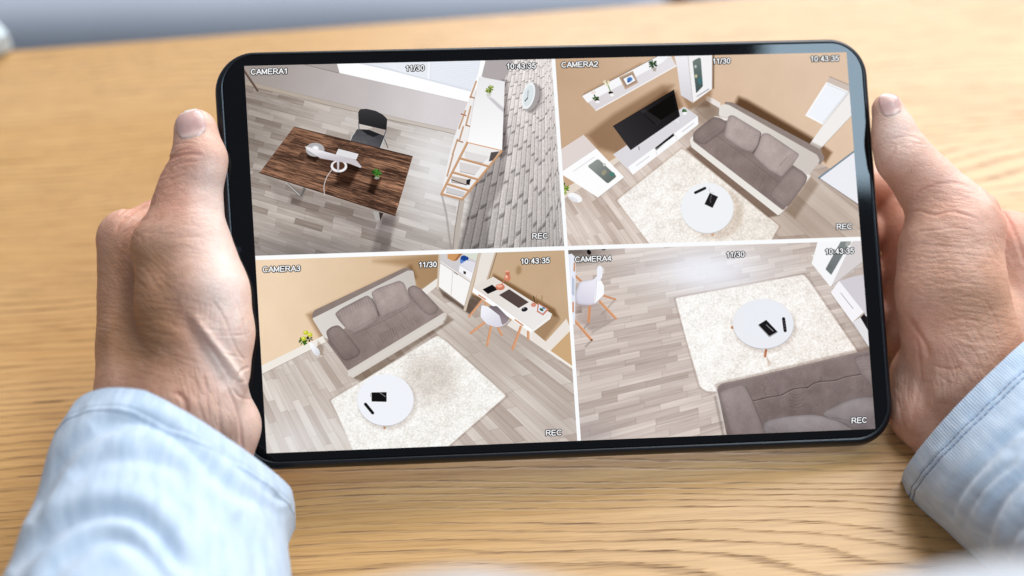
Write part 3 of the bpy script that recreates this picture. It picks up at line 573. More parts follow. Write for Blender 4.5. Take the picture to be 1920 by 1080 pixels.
# ---- feed 4: the rug and the back of the sofa
setclip(U1, V1, 1, 1)
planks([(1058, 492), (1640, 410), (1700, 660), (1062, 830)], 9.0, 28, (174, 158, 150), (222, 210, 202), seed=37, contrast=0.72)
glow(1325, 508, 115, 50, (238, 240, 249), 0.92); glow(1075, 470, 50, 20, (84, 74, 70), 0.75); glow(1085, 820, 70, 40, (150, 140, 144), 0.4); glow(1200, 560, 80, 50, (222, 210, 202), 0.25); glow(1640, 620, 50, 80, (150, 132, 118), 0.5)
ell(1104, 473, 3.6, 5, (24, 22, 24), -30); ell(1131, 468, 4, 1.5, (40, 36, 36))
poly([(1082, 570), (1125, 570), (1150, 596), (1140, 606), (1110, 620), (1080, 600)], (0.88, 0.86, 0.86), blur=6, mul=True); line([(1153, 562), (1128, 590)], 3, (150, 136, 130), 3, 0.5); line([(1103, 606), (1094, 618)], 3, (140, 128, 122), 3, 0.6); line([(1153, 598), (1110, 624)], 3, (150, 138, 132), 3, 0.5); line([(1108, 640), (1098, 650)], 3, (140, 128, 122), 3, 0.6)
line([(1079, 518), (1092, 530)], 4.4, ORANGE); line([(1130, 554), (1153, 561.5)], 4, ORANGE); line([(1124, 565), (1154, 597)], 5, ORANGE); line([(1105.5, 572), (1103.5, 604)], 5.4, ORANGE); line([(1078, 602), (1109, 638)], 5.2, ORANGE); line([(1126, 565), (1155, 595.5)], 1.2, (240, 182, 140)); line([(1079.5, 601), (1110, 636)], 1.2, (240, 182, 140)); ell(1109, 638, 2, 1.4, (60, 54, 54))
poly([(1050, 479), (1072, 476), (1079.5, 483), (1078, 609), (1062, 609)], (226, 229, 240)); line([(1072, 476), (1070, 609)], 0.8, (250, 250, 254)); line([(1077, 493.5), (1076.5, 508)], 3, (206, 150, 116)); line([(1074.5, 568), (1074.5, 585)], 3, (206, 144, 108)); poly([(1072, 518), (1077, 524), (1077, 556), (1072, 552)], (186, 194, 212))
poly([(1087, 528), (1119, 522), (1124, 524), (1131.5, 534), (1132.5, 551), (1121, 567), (1109, 573), (1083, 571), (1078.5, 561), (1080, 546)], (212, 208, 222), (226, 223, 234), ((1085, 565), (1110, 530)), r=5, shade=1.5); poly([(1119, 523), (1127, 526), (1132.5, 537), (1132, 553), (1113, 571), (1116, 545)], (246, 246, 250), r=3); poly([(1119, 505), (1121, 499), (1125, 497.5), (1130, 502), (1129, 519), (1124, 528), (1112, 526), (1119, 518)], (236, 236, 245), r=2.5); line(smooth_pts([(1082, 570), (1108, 572), (1116, 560), (1118, 524)]), 0.8, (192, 190, 206))
poly([(1262, 558), (1508, 511), (1518, 522), (1612, 660), (1330, 740), (1308, 727)], (0.92, 0.90, 0.89), blur=2, mul=True)
poly([(1266, 559), (1505, 515), (1514, 524), (1610, 664), (1580, 700), (1342, 734), (1325, 734), (1312, 726), (1285, 632)], (247, 244, 240), (238, 230, 223), ((1300, 560), (1580, 680)), blur=1.8, tex='fur', amt=21, r=4)
line([(1436, 654), (1434, 668)], 4.4, (196, 122, 88)); ell(1372.5, 614, 3, 3, (206, 150, 116)); poly([(1436, 668), (1446, 682), (1440, 686)], (0.85, 0.8, 0.76), blur=3, mul=True); ell(1433, 613, 60, 48, (0.90, 0.88, 0.87), 3, blur=5, mul=True); ell(1430.7, 608.2, 57.2, 46.6, (186, 184, 188), 3); ell(1430.5, 607, 57, 46.4, (231, 233, 239), 3); ell(1436, 600, 44, 34, (230, 234, 242), 3, blur=8, al=0.5)
poly([(1421.5, 609), (1436, 600), (1457, 622), (1442, 630.5)], (34, 31, 35)); line([(1421.5, 610), (1442, 632), (1457, 623)], 1.2, (150, 144, 142)); line([(1436, 609), (1449, 621)], 0.9, (196, 196, 202)); line([(1468.5, 598), (1471.5, 620)], 6, (36, 33, 40))
for k in range(4): ell(1469 + k * 0.8, 602 + k * 5, 1.2, 0.7, (120, 116, 124))
poly([(1530, 480), (1542, 455), (1546, 452), (1530, 482), (1524, 482), (1521, 478)], (240, 240, 244)); poly([(1600, 440), (1640, 440), (1640, 474), (1563, 536), (1556, 539), (1555, 532)], (214, 207, 208)); poly([(1536, 440), (1604, 440), (1557, 539), (1521, 494)], (243, 243, 245)); poly([(1583, 440), (1602, 440), (1558, 516), (1547, 505)], (134, 140, 140), (112, 118, 120), ((1590, 450), (1552, 510)), r=2); ell(1590, 457, 6, 4, (170, 172, 170), -40); ell(1556, 500, 5, 4, (110, 112, 112), al=0.6); line([(1556.5, 539), (1616, 492)], 1.0, (140, 126, 118), al=0.6)
poly([(1598, 605), (1631, 655), (1640, 655), (1625, 588)], (226, 223, 226)); poly([(1572, 528), (1600, 519), (1640, 512), (1640, 600), (1619, 586)], (208, 203, 211)); poly([(1557, 549), (1572.5, 527.5), (1619, 586), (1598, 605)], (242, 240, 244)); line([(1572.5, 527.5), (1619, 586)], 0.8, (252, 252, 252)); poly([(1613, 596), (1620, 589), (1640, 612), (1632, 628)], (34, 31, 34)); line([(1576, 550), (1599, 579)], 1.4, (168, 168, 182)); line([(1600, 607), (1640, 668)], 0.8, (180, 176, 180)); line([(1557, 550), (1628, 652)], 1.2, (140, 124, 114), al=0.5)
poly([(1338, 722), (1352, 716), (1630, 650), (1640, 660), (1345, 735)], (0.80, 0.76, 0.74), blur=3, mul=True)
line([(1344, 730), (1364, 822)], 5, (206, 200, 196)); line([(1340, 745), (1356, 822)], 4, (120, 108, 104), 4, 0.5)
poly([(1343, 728), (1350, 720), (1400, 709), (1628, 656), (1650, 656), (1660, 840), (1366, 840), (1348, 750)], (136, 121, 119), (118, 104, 101), ((1480, 690), (1500, 790)), r=6, tex='cloth', amt=18); line([(1345, 729), (1352, 722), (1400, 711), (1628, 658)], 1.6, (158, 144, 140), 2, 0.6)
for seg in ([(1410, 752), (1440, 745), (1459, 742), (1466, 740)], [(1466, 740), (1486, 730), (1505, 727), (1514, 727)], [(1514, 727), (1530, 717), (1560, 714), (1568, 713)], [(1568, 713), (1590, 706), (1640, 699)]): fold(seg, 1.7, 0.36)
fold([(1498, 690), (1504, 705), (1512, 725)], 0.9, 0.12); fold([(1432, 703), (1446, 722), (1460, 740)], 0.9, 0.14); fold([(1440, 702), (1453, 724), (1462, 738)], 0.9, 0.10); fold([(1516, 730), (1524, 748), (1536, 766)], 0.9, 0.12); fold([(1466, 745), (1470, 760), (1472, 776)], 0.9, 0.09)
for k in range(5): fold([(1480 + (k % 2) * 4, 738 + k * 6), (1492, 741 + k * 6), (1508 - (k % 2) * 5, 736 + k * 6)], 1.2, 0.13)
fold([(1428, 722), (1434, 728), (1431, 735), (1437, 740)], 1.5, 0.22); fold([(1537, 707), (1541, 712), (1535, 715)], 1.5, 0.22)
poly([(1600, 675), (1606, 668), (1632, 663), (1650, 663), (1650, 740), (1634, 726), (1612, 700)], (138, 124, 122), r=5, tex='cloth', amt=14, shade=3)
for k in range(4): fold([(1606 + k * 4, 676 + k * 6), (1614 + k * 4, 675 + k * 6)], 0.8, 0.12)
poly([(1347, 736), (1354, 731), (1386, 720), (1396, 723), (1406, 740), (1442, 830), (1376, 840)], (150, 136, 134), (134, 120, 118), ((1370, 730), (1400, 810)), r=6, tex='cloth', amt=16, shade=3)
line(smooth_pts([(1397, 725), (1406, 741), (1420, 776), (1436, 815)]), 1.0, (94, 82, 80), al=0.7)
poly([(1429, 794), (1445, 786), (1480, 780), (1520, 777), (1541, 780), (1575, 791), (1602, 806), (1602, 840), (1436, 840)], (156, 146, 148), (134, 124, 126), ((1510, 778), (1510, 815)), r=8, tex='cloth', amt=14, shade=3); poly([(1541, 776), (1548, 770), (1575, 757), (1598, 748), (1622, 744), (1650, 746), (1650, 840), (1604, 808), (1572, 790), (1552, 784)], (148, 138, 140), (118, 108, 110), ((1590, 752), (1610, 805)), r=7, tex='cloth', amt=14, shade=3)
for k in range(4): fold([(1434 + k * 5, 796 + k * 2), (1439 + k * 5, 803 + k * 2), (1442 + k * 5, 812)], 1.0, 0.14)
for k in range(4): fold([(1549 + k * 6, 774 + k * 1.5), (1556 + k * 7, 781 + k * 2.5)], 1.0, 0.12)
fold([(1560, 783), (1585, 788), (1600, 795)], 1.2, 0.2)

bl = (np.roll(CV, 1, 0) + np.roll(CV, -1, 0) + np.roll(CV, 1, 1) + np.roll(CV, -1, 1) + np.roll(CV, 2, 0) + np.roll(CV, -2, 0) + np.roll(CV, 2, 1) + np.roll(CV, -2, 1)) / 8
CV = CV + 0.45 * (CV - bl); CV = 175 + (CV - 175) * 1.05 + 2
lumi = CV.mean(-1, keepdims=True); CV = lumi + 0.93 * (CV - lumi)
CV += rng.normal(0, 1.6, CV.shape[:2])[..., None].astype(np.float32)
CV = np.clip(CV, 0, 255)
img = bpy.data.images.new('camera_pictures', SX, SY, alpha=False)
buf = np.ones((SY, SX, 4), np.float32); buf[..., :3] = CV[::-1] / 255.0
img.pixels.foreach_set(buf.ravel()); img.update(); img.pack()
def feed_mat():
    t = NT('screen_picture')
    ti = t.n('ShaderNodeTexImage', interpolation='Cubic'); ti.image = img
    t.put(ti.inputs[0], t.coord('UV'))
    e = t.n('ShaderNodeEmission'); t.put(e.inputs[0], ti.outputs[0]); e.inputs[1].default_value = 1.0
    t.t.links.new(e.outputs[0], t.out.inputs[0]); return t.m
M_FEED = feed_mat()
# ------------------------------------------------------------------ setting: floor, sofa beyond, table
def box_mesh(name, corners, z0, z1, bevel=0.0, seg=3):
    bm = bmesh.new()
    lo = [bm.verts.new((x, y, z0)) for x, y in corners]; hi = [bm.verts.new((x, y, z1)) for x, y in corners]
    n = len(corners)
    bm.faces.new(lo[::-1]); bm.faces.new(hi)
    for i in range(n): bm.faces.new((lo[i], lo[(i + 1) % n], hi[(i + 1) % n], hi[i]))
    bmesh.ops.recalc_face_normals(bm, faces=bm.faces)
    if bevel: bmesh.ops.bevel(bm, geom=list(bm.edges), offset=bevel, segments=seg, profile=0.5, affect='EDGES')
    me = bpy.data.meshes.new(name); bm.to_mesh(me); bm.free(); return me
def carpet():
    t = NT('grey_carpet'); n = t.noise(t.coord(), 400, 3)
    return t.bsdf(Base_Color=t.mix(n, (0.03, 0.032, 0.036), (0.06, 0.063, 0.07)), Roughness=0.95)  # carpet colour darkened to stand for shade between table and sofa
def sofa_cloth():
    t = NT('grey_blue_upholstery'); n = t.noise(t.coord(), 500, 3); n2 = t.noise(t.coord(), 6, 2)
    c = t.mix(n, (0.26, 0.28, 0.34), (0.34, 0.37, 0.43)); c = t.mix(t.M('MULTIPLY', n2, 0.4), c, (0.42, 0.46, 0.53))
    return t.bsdf(Base_Color=c, Roughness=0.95, Sheen_Weight=0.2)
fl = link('floor', box_mesh('floor', [(-5, -2), (5, -2), (5, 6), (-5, 6)], -0.05, 0.0), [carpet()], smooth=False)
tag(fl, kind='structure')

ea, eb = on_level(0, 93, TABLE_Z), on_level(1000, 20, TABLE_Z)
ed = (eb - ea) / np.linalg.norm(eb - ea)
def edge_at(x): return ea[1] + (x - ea[0]) * ed[1] / ed[0]
corner_x = ea[0] - 0.010
TC = [(corner_x, -0.45), (1.35, -0.45), (1.35, edge_at(1.35)), (corner_x + 0.0, edge_at(corner_x))]
TC[0] = (corner_x - 0.35, -0.45); TC[3] = (corner_x - 0.35, edge_at(corner_x - 0.35))
tb = empty('oak_table', (0.3, 0.1, 0))
tag(tb, 'light oak table with wavy dark grain under the tablet and the hands', 'table')
tt = link('table_top', box_mesh('table_top', TC, TABLE_Z - 0.032, TABLE_Z, 0.003, 3), [M_OAK]); adopt(tt, tb)
bev = tt.modifiers.new('n', 'WEIGHTED_NORMAL'); tt.data.shade_flat() if hasattr(tt.data, 'shade_flat') else None
for x, y in ((TC[3][0] + 0.08, TC[3][1] - 0.08), (1.27, edge_at(1.27) - 0.08), (TC[0][0] + 0.08, -0.37), (1.27, -0.37)):
    lg = link('table_leg', box_mesh('table_leg', [(x - .03, y - .03), (x + .03, y - .03), (x + .03, y + .03), (x - .03, y + .03)], 0.001, TABLE_Z - 0.033, 0.003), [M_OAK], smooth=False); adopt(lg, tb)

M_SOFA = sofa_cloth()
sa, sb = on_level(-40, 52, 0.45), on_level(760, 30, 0.45)
sd_ = (sb - sa)[:2] / np.linalg.norm((sb - sa)[:2]); sn = np.array([-sd_[1], sd_[0]])
so = empty('sofa', (float(sa[0]), float(sa[1]), 0))
tag(so, 'blurred pale grey-blue sofa seat behind the far edge of the table', 'sofa')
def quad(o0, a0, a1, b0, b1):
    return [tuple(o0[:2] + sd_ * a + sn * b) for a, b in ((a0, b0), (a1, b0), (a1, b1), (a0, b1))]
base = link('base', box_mesh('base', quad(sa, -1.3, 2.6, 0.10, 0.9), 0.04, 0.335, 0.02), [simple('shade_dark_base', (0.03, 0.032, 0.038), 0.8)]); adopt(base, so)  # near-black colour stands in for the shade on the sofa front
for i in range(2):
    c = link('seat_cushion', box_mesh('seat_cushion', quad(sa, -1.3 + 1.95 * i + 0.01, 0.65 + 1.95 * i - 0.01, 0.0, 0.75), 0.34, 0.45, 0.045, 6), [M_SOFA]); adopt(c, so)
bk = link('backrest', box_mesh('backrest', quad(sa, -1.3, 2.6, 0.92, 1.12), 0.04, 0.85, 0.06, 5), [M_SOFA]); adopt(bk, so)

wa = [on_level(-70, 66, TABLE_Z)[:2], on_level(-70, 112, TABLE_Z)[:2], on_level(2, 108, TABLE_Z)[:2], on_level(27, 96, TABLE_Z)[:2], on_level(4, 70, TABLE_Z)[:2]]
M_PAPER = simple('white_card', (0.72, 0.80, 0.82), 0.6)
wb = link('white_box', box_mesh('white_box', [tuple(p) for p in wa][::-1], TABLE_Z + 0.001, TABLE_Z + 0.012, 0.0015), [M_PAPER], smooth=False)
tag(wb, 'small white box at the far left corner of the oak table', 'box')

# ------------------------------------------------------------------ tablet
W_T = 0.230
R_T = np.array([[0.99414598, -0.04883046, 0.09638135], [0.04004525, 0.99503906, 0.09106944], [-0.10035017, -0.08667671, 0.99116951]])
T_T = np.array([0.01980123, 0.01521577, -0.53579484])
TAB_M = CAM_M @ (Matrix.Translation(T_T) @ Matrix(R_T.tolist()).to_4x4())
def on_tab(px, py, z=0.0):             # photo pixel -> tablet coordinates on the plane z
    d = ray(px, py); n = R_T[:, 2]; p0 = T_T + n * z
    hit = d * (p0 @ n) / (d @ n)
    return R_T.T @ (hit - T_T)
tab = bpy.data.objects.new('tablet', None); col.objects.link(tab); tab.matrix_world = TAB_M; tab.empty_display_size = 0.02
tag(tab, 'black tablet held in both hands, its screen split into four room camera views', 'tablet')

def rrect(corners, r, n=14):            # rounded quadrilateral in 2-D
    out = []
    C = [np.array(c[:2]) for c in corners]
    for i in range(4):
        a, b, c = C[i - 1], C[i], C[(i + 1) % 4]
        u = (a - b) / np.linalg.norm(a - b); v = (c - b) / np.linalg.norm(c - b)
        ang = math.acos(np.clip(u @ v, -1, 1)); t = r / math.tan(ang / 2)
        cen = b + (u + v) / np.linalg.norm(u + v) * r / math.sin(ang / 2)
        a0 = b + u * t - cen; a1 = b + v * t - cen
        t0 = math.atan2(a0[1], a0[0]); t1 = math.atan2(a1[1], a1[0])
        while t1 - t0 > math.pi: t1 -= 2 * math.pi
        while t1 - t0 < -math.pi: t1 += 2 * math.pi
        for k in range(n + 1):
            t_ = t0 + (t1 - t0) * k / n; out.append(cen + r * np.array([math.cos(t_), math.sin(t_)]))
    return np.array(out)
G = rrect([on_tab(414, 104), on_tab(1613, 79), on_tab(1668, 818), on_tab(462, 868)], 0.0125)
O = rrect([on_tab(399, 101, -.003), on_tab(1619, 73, -.003), on_tab(1677, 833, -.003), on_tab(447, 884, -.003)], 0.0150)
rings = [(0.0, -0.0002), (0.05, -0.0004), (0.10, -0.0001), (0.30, -0.0001), (0.62, -0.0006), (0.88, -0.0016), (1.0, -0.003), (0.97, -0.0045), (0.75, -0.0062), (0.3, -0.0074), (-0.4, -0.0078)]
vs = []; fs = []; n = len(G)
for w_, z in rings:
    for k in range(n): p = G[k] * (1 - w_) + O[k] * w_; vs.append((p[0], p[1], z))
for i in range(len(rings) - 1):
    for k in range(n):
        a, b = i * n + k, i * n + (k + 1) % n; fs.append((a, b, b + n, a + n))
fs.append(tuple(range((len(rings) - 1) * n, len(rings) * n))); 
me = bpy.data.meshes.new('case'); me.from_pydata(vs, [], fs); me.update()
bm = bmesh.new(); bm.from_mesh(me); bmesh.ops.recalc_face_normals(bm, faces=bm.faces); bm.to_mesh(me); bm.free()
cs = link('case', me, [M_CASE], tab)
def flat(name, pts, z, mat, parent, uv=None):
    me = bpy.data.meshes.new(name); me.from_pydata([(p[0], p[1], z) for p in pts], [], [tuple(range(len(pts)))])
    if me.polygons[0].normal.z < 0: me.flip_normals()
    if uv is not None:
        l = me.uv_layers.new(name='UVMap')
        for lp in me.loops: l.data[lp.index].uv = uv[lp.vertex_index]
    return link(name, me, [mat], parent, smooth=False)
gl = flat('front_glass', rrect([on_tab(415, 105), on_tab(1612, 80), on_tab(1667, 817), on_tab(463, 867)], 0.0122), 0.0, M_GLASS, tab)
flat('display', [on_tab(*p) for p in SCR], 0.0001, M_WHITE, tab)
feeds = []
for nm, (u0, v0, u1, v1) in (('camera view one: study with a dark wooden desk beside a brick wall', (0, 0, U0, V0)),
                             ('camera view two: grey sofa, round white table and television', (U1, 0, 1, V0)),
                             ('camera view three: grey sofa, white rug and a desk by the wall', (0, V1, U0, 1)),
                             ('camera view four: round white table on a rug behind a grey sofa', (U1, V1, 1, 1))):
    cc = [(u0, v0), (u1, v0), (u1, v1), (u0, v1)]
    P = [on_tab(*happly(H_I, [(u * SX, v * SY)])[0]) for u, v in cc]
    o = flat('camera_view', P, 0.0002, M_FEED, tab, [(u, 1 - v) for u, v in cc]); o['label'] = nm
    feeds.append(o)

def arc(cx, cy, rx, ry, a0, a1, n=10):
    return [(cx + rx * math.cos(R(a0 + (a1 - a0) * i / n)), cy + ry * math.sin(R(a0 + (a1 - a0) * i / n))) for i in range(n + 1)]
GL = {  # strokes of each letter, y from 0 (baseline) to 1, then the advance
    'C': ([arc(.38, .5, .36, .5, 42, 318, 16)], .80), 'A': ([[(0, 0), (.36, 1), (.72, 0)], [(.13, .34), (.59, .34)]], .76), 'M': ([[(.04, 0), (.04, 1), (.40, .08), (.76, 1), (.76, 0)]], .90),
    'E': ([[(.66, 0), (.05, 0), (.05, 1), (.64, 1)], [(.05, .53), (.58, .53)]], .76), 'R': ([[(.05, 0), (.05, 1), (.42, 1)] + arc(.42, .75, .24, .25, 90, -90, 8) + [(.05, .5)], [(.40, .5), (.72, 0)]], .82),
    '1': ([[(.10, .74), (.24, .84), (.34, 1), (.34, 0)]], .60), '2': ([arc(.30, .73, .25, .27, 170, -20, 9) + [(.42, .48), (.14, .20), (.04, 0), (.58, 0)]], .66),
    '3': ([arc(.29, .75, .22, .25, 165, -80, 8) + [(.24, .53)], [(.24, .53)] + arc(.28, .27, .26, .27, 80, -165, 9)], .66), '4': ([[(.42, 0), (.42, 1), (.02, .30), (.58, .30)]], .66),
    '5': ([[(.54, 1), (.14, 1), (.07, .52)] + arc(.28, .33, .27, .33, 130, -160, 10)], .66), '0': ([arc(.29, .5, .25, .5, 90, 450, 18)], .66), ':': ([[(.12, .04), (.12, .08)], [(.12, .66), (.12, .70)]], .32), '/': ([[(0, -.02), (.30, 1.02)]], .36)}
def ribbon(strokes, w):
    V, F = [], []
    for st in strokes:
        for (ax_, ay), (bx, by) in zip(st[:-1], st[1:]):
            L = math.hypot(bx - ax_, by - ay) or 1e-6; nx_, ny_ = -(by - ay) / L * w, (bx - ax_) / L * w
            k = len(V); V += [(ax_ + nx_, ay + ny_), (ax_ - nx_, ay - ny_), (bx - nx_, by - ny_), (bx + nx_, by + ny_)]; F.append((k, k + 1, k + 2, k + 3))
        for x, y in st:
            k = len(V); V += [(x + w * math.cos(a * math.pi / 5), y + w * math.sin(a * math.pi / 5)) for a in range(10)]; F.append(tuple(range(k, k + 10)))
    return V, F
def caption(text, xl, yl, xr, yr, h, parent):
    """white lettering with a black outline, its baseline from (xl, yl) to (xr, yr) in the photo, h pixels tall"""
    st, x = [], 0.0
    for ch in text:
        g, adv = GL[ch]; st += [[(x + a, b) for a, b in s] for s in g]; x += adv + 0.09
    x -= 0.12
    A, B = on_tab(xl, yl)[:2], on_tab(xr, yr)[:2]; up = on_tab(xl, yl - h)[:2] - A
    ux = (B - A) / np.linalg.norm(B - A) * np.linalg.norm(up); sx = np.linalg.norm(B - A) / np.linalg.norm(up) / x
    st = [[(a * sx, b) for a, b in s] for s in st]
    V, F, nb = [], [], 0
    for w, z in ((0.235, 0.00030), (0.088, 0.00042)):
        v, f = ribbon(st, w); k = len(V)
        for i, (a, b) in enumerate(v): p = A + ux * a + up * (0.06 + 0.88 * b); V.append((p[0], p[1], z + (i // 10 % 50) * 1e-6))
        F += [tuple(i + k for i in q) for q in f]
        if not nb: nb = len(F)
    me = bpy.data.meshes.new('caption'); me.from_pydata(V, [], F)
    o = link('caption', me, [M_BLACK, M_WHITE], parent, smooth=False)
    for i, p in enumerate(me.polygons): p.material_index = 0 if i < nb else 1
    o['label'] = 'white outlined lettering ' + text
for f, a_ in enumerate([
    [('CAMERA1', 471, 140.5, 539.5, 138.8, 10.6), ('11/30', 761, 134, 795.5, 133, 10.6), ('10:43:35', 950, 130, 1004.5, 128.8, 10.6), ('REC', 998, 448, 1027, 447.3, 10.2)],
    [('CAMERA2', 1053, 127.2, 1121, 125.6, 10.6), ('11/30', 1336, 120.5, 1369, 119.6, 10.6), ('10:43:35', 1519.5, 116.2, 1572.5, 115, 10.6), ('REC', 1568.5, 430.4, 1597, 429.6, 10.2)],
    [('CAMERA3', 493.5, 511, 563.5, 508.6, 10.8), ('11/30', 785.5, 502, 819, 501, 10.6), ('10:43:35', 976.5, 495.6, 1030.5, 493.6, 10.6), ('REC', 1023.5, 817, 1053, 816, 10.6)],
    [('CAMERA4', 1078.5, 492, 1146, 489.6, 10.6), ('11/30', 1361.5, 483.2, 1395.5, 482, 10.6), ('10:43:35', 1547, 477.4, 1600.5, 475.6, 10.6), ('REC', 1596.5, 794, 1625, 792.6, 10.6)]]):
    for c_ in a_: caption(*c_, feeds[f])
# front camera dot in the left bezel
th = np.linspace(0, 2 * math.pi, 24, endpoint=False); cp = on_tab(447, 468)
flat('front_camera', [(cp[0] + 0.0012 * math.cos(t), cp[1] + 0.0012 * math.sin(t)) for t in th], 0.00006, simple('lens_glass', (0.004, 0.006, 0.012), 0.08), tab)
# ------------------------------------------------------------------ hands: an implicit surface, meshed and then given creases
MM = 0.001
def cw(v): return to_world((np.atleast_2d(v) - np.array([0, 0, D0 * 1000.0])) * MM)
def ztab(px, py):                      # how far the tablet's plane stands before the reference distance at a pixel, mm
    n = R_T[:, 2]; d = ray(px, py); t = (T_T @ n) / (d @ n); return (D0 - t) * 1000
def P(px, py, z):                      # photo pixel + millimetres before the tablet's plane -> camera-space millimetres
    z = z + ztab(px, py); d = (D0 * 1000 - z); return np.array([(px - CX) / F_PX * d, (CY - py) / F_PX * d, z])
def Rr(r, z): return r * (D0 * 1000 - z) / F_PX
def seg_sd(X, a, ra, b, rb, zs):
    ab = b - a; L = ab @ ab
    t = ((X[0] - a[0]) * ab[0] + (X[1] - a[1]) * ab[1] + (X[2] - a[2]) * ab[2]) / L
    t = np.clip(t, 0, 1)
    dx = X[0] - a[0] - t * ab[0]; dy = X[1] - a[1] - t * ab[1]; dz = (X[2] - a[2] - t * ab[2]) / zs
    return np.sqrt(dx * dx + dy * dy + dz * dz) - (ra + t * (rb - ra))
def smin(a, b, k):
    h = np.clip(0.5 + 0.5 * (b - a) / k, 0, 1); return b * (1 - h) + a * h - k * h * (1 - h)
def surface_nets(F, org, h):
    nx, ny, nz = F.shape
    S_ = F < 0
    c = np.zeros((nx - 1, ny - 1, nz - 1), np.int8)
    for dx in (0, 1):
        for dy in (0, 1):
            for dz in (0, 1): c += S_[dx:nx - 1 + dx, dy:ny - 1 + dy, dz:nz - 1 + dz]
    act = (c > 0) & (c < 8)
    idx = np.full(act.shape, -1, np.int64); A = np.argwhere(act); idx[act] = np.arange(len(A))
    acc = np.zeros((len(A), 3)); cnt = np.zeros(len(A))
    I, J, K_ = A.T
    for ax in range(3):
        o1, o2 = [a for a in range(3) if a != ax]
        for u in (0, 1):
            for v in (0, 1):
                off = [0, 0, 0]; off[o1] = u; off[o2] = v; e = list(off); e[ax] = 1
                f0 = F[I + off[0], J + off[1], K_ + off[2]]; f1 = F[I + e[0], J + e[1], K_ + e[2]]
                m = (f0 < 0) != (f1 < 0); t = np.where(m, f0 / np.where(m, f0 - f1, 1), 0)
                p = np.zeros((len(A), 3)); p[:, o1] = u; p[:, o2] = v; p[:, ax] = t
                acc[m] += p[m]; cnt[m] += 1
    V = (A + acc / cnt[:, None]) * h + org
    faces = []
    for ax in range(3):
        o1, o2 = (ax + 1) % 3, (ax + 2) % 3
        sl0 = [slice(0, -1)] * 3; sl1 = [slice(0, -1)] * 3
        sl0 = [slice(1, -1)] * 3; sl1 = [slice(1, -1)] * 3; sl0[ax] = slice(0, -1); sl1[ax] = slice(1, None)
        a, b = S_[tuple(sl0)], S_[tuple(sl1)]
        for flip, m in ((False, a & ~b), (True, ~a & b)):
            E = np.argwhere(m); off = np.ones(3, int); off[ax] = 0; E = E + off
            def g(d1, d2):
                Q_ = E.copy(); Q_[:, o1] -= d1; Q_[:, o2] -= d2; return idx[Q_[:, 0], Q_[:, 1], Q_[:, 2]]
            q = np.stack([g(1, 1), g(0, 1), g(0, 0), g(1, 0)], 1)
            if flip: q = q[:, ::-1]
            faces.append(q)
    return V, np.vstack(faces)

def build_flesh(chains, k=4.0, h=0.9, cut=None):
    pts = []
    for ch in chains:
        for px, py, z, r in ch['p']: pts.append((P(px, py, z), Rr(r, z)))
    lo = np.min([p - r * 1.1 for p, r in pts], 0) - 4; hi = np.max([p + r * 1.1 for p, r in pts], 0) + 4
    ax = [np.arange(lo[i], hi[i], h, dtype=np.float32) for i in range(3)]
    X = np.meshgrid(*ax, indexing='ij', sparse=True)
    F = None
    for ch in chains:
        G_ = None; zs = ch.get('zs', 0.9)
        for a, b in zip(ch['p'][:-1], ch['p'][1:]):
            d = seg_sd(X, P(*a[:3]), Rr(a[3], a[2]), P(*b[:3]), Rr(b[3], b[2]), zs)
            G_ = d if G_ is None else smin(G_, d, 1.6)
        F = G_ if F is None else smin(F, G_, ch.get('k', k))
    return surface_nets(F.astype(np.float32), lo, h)

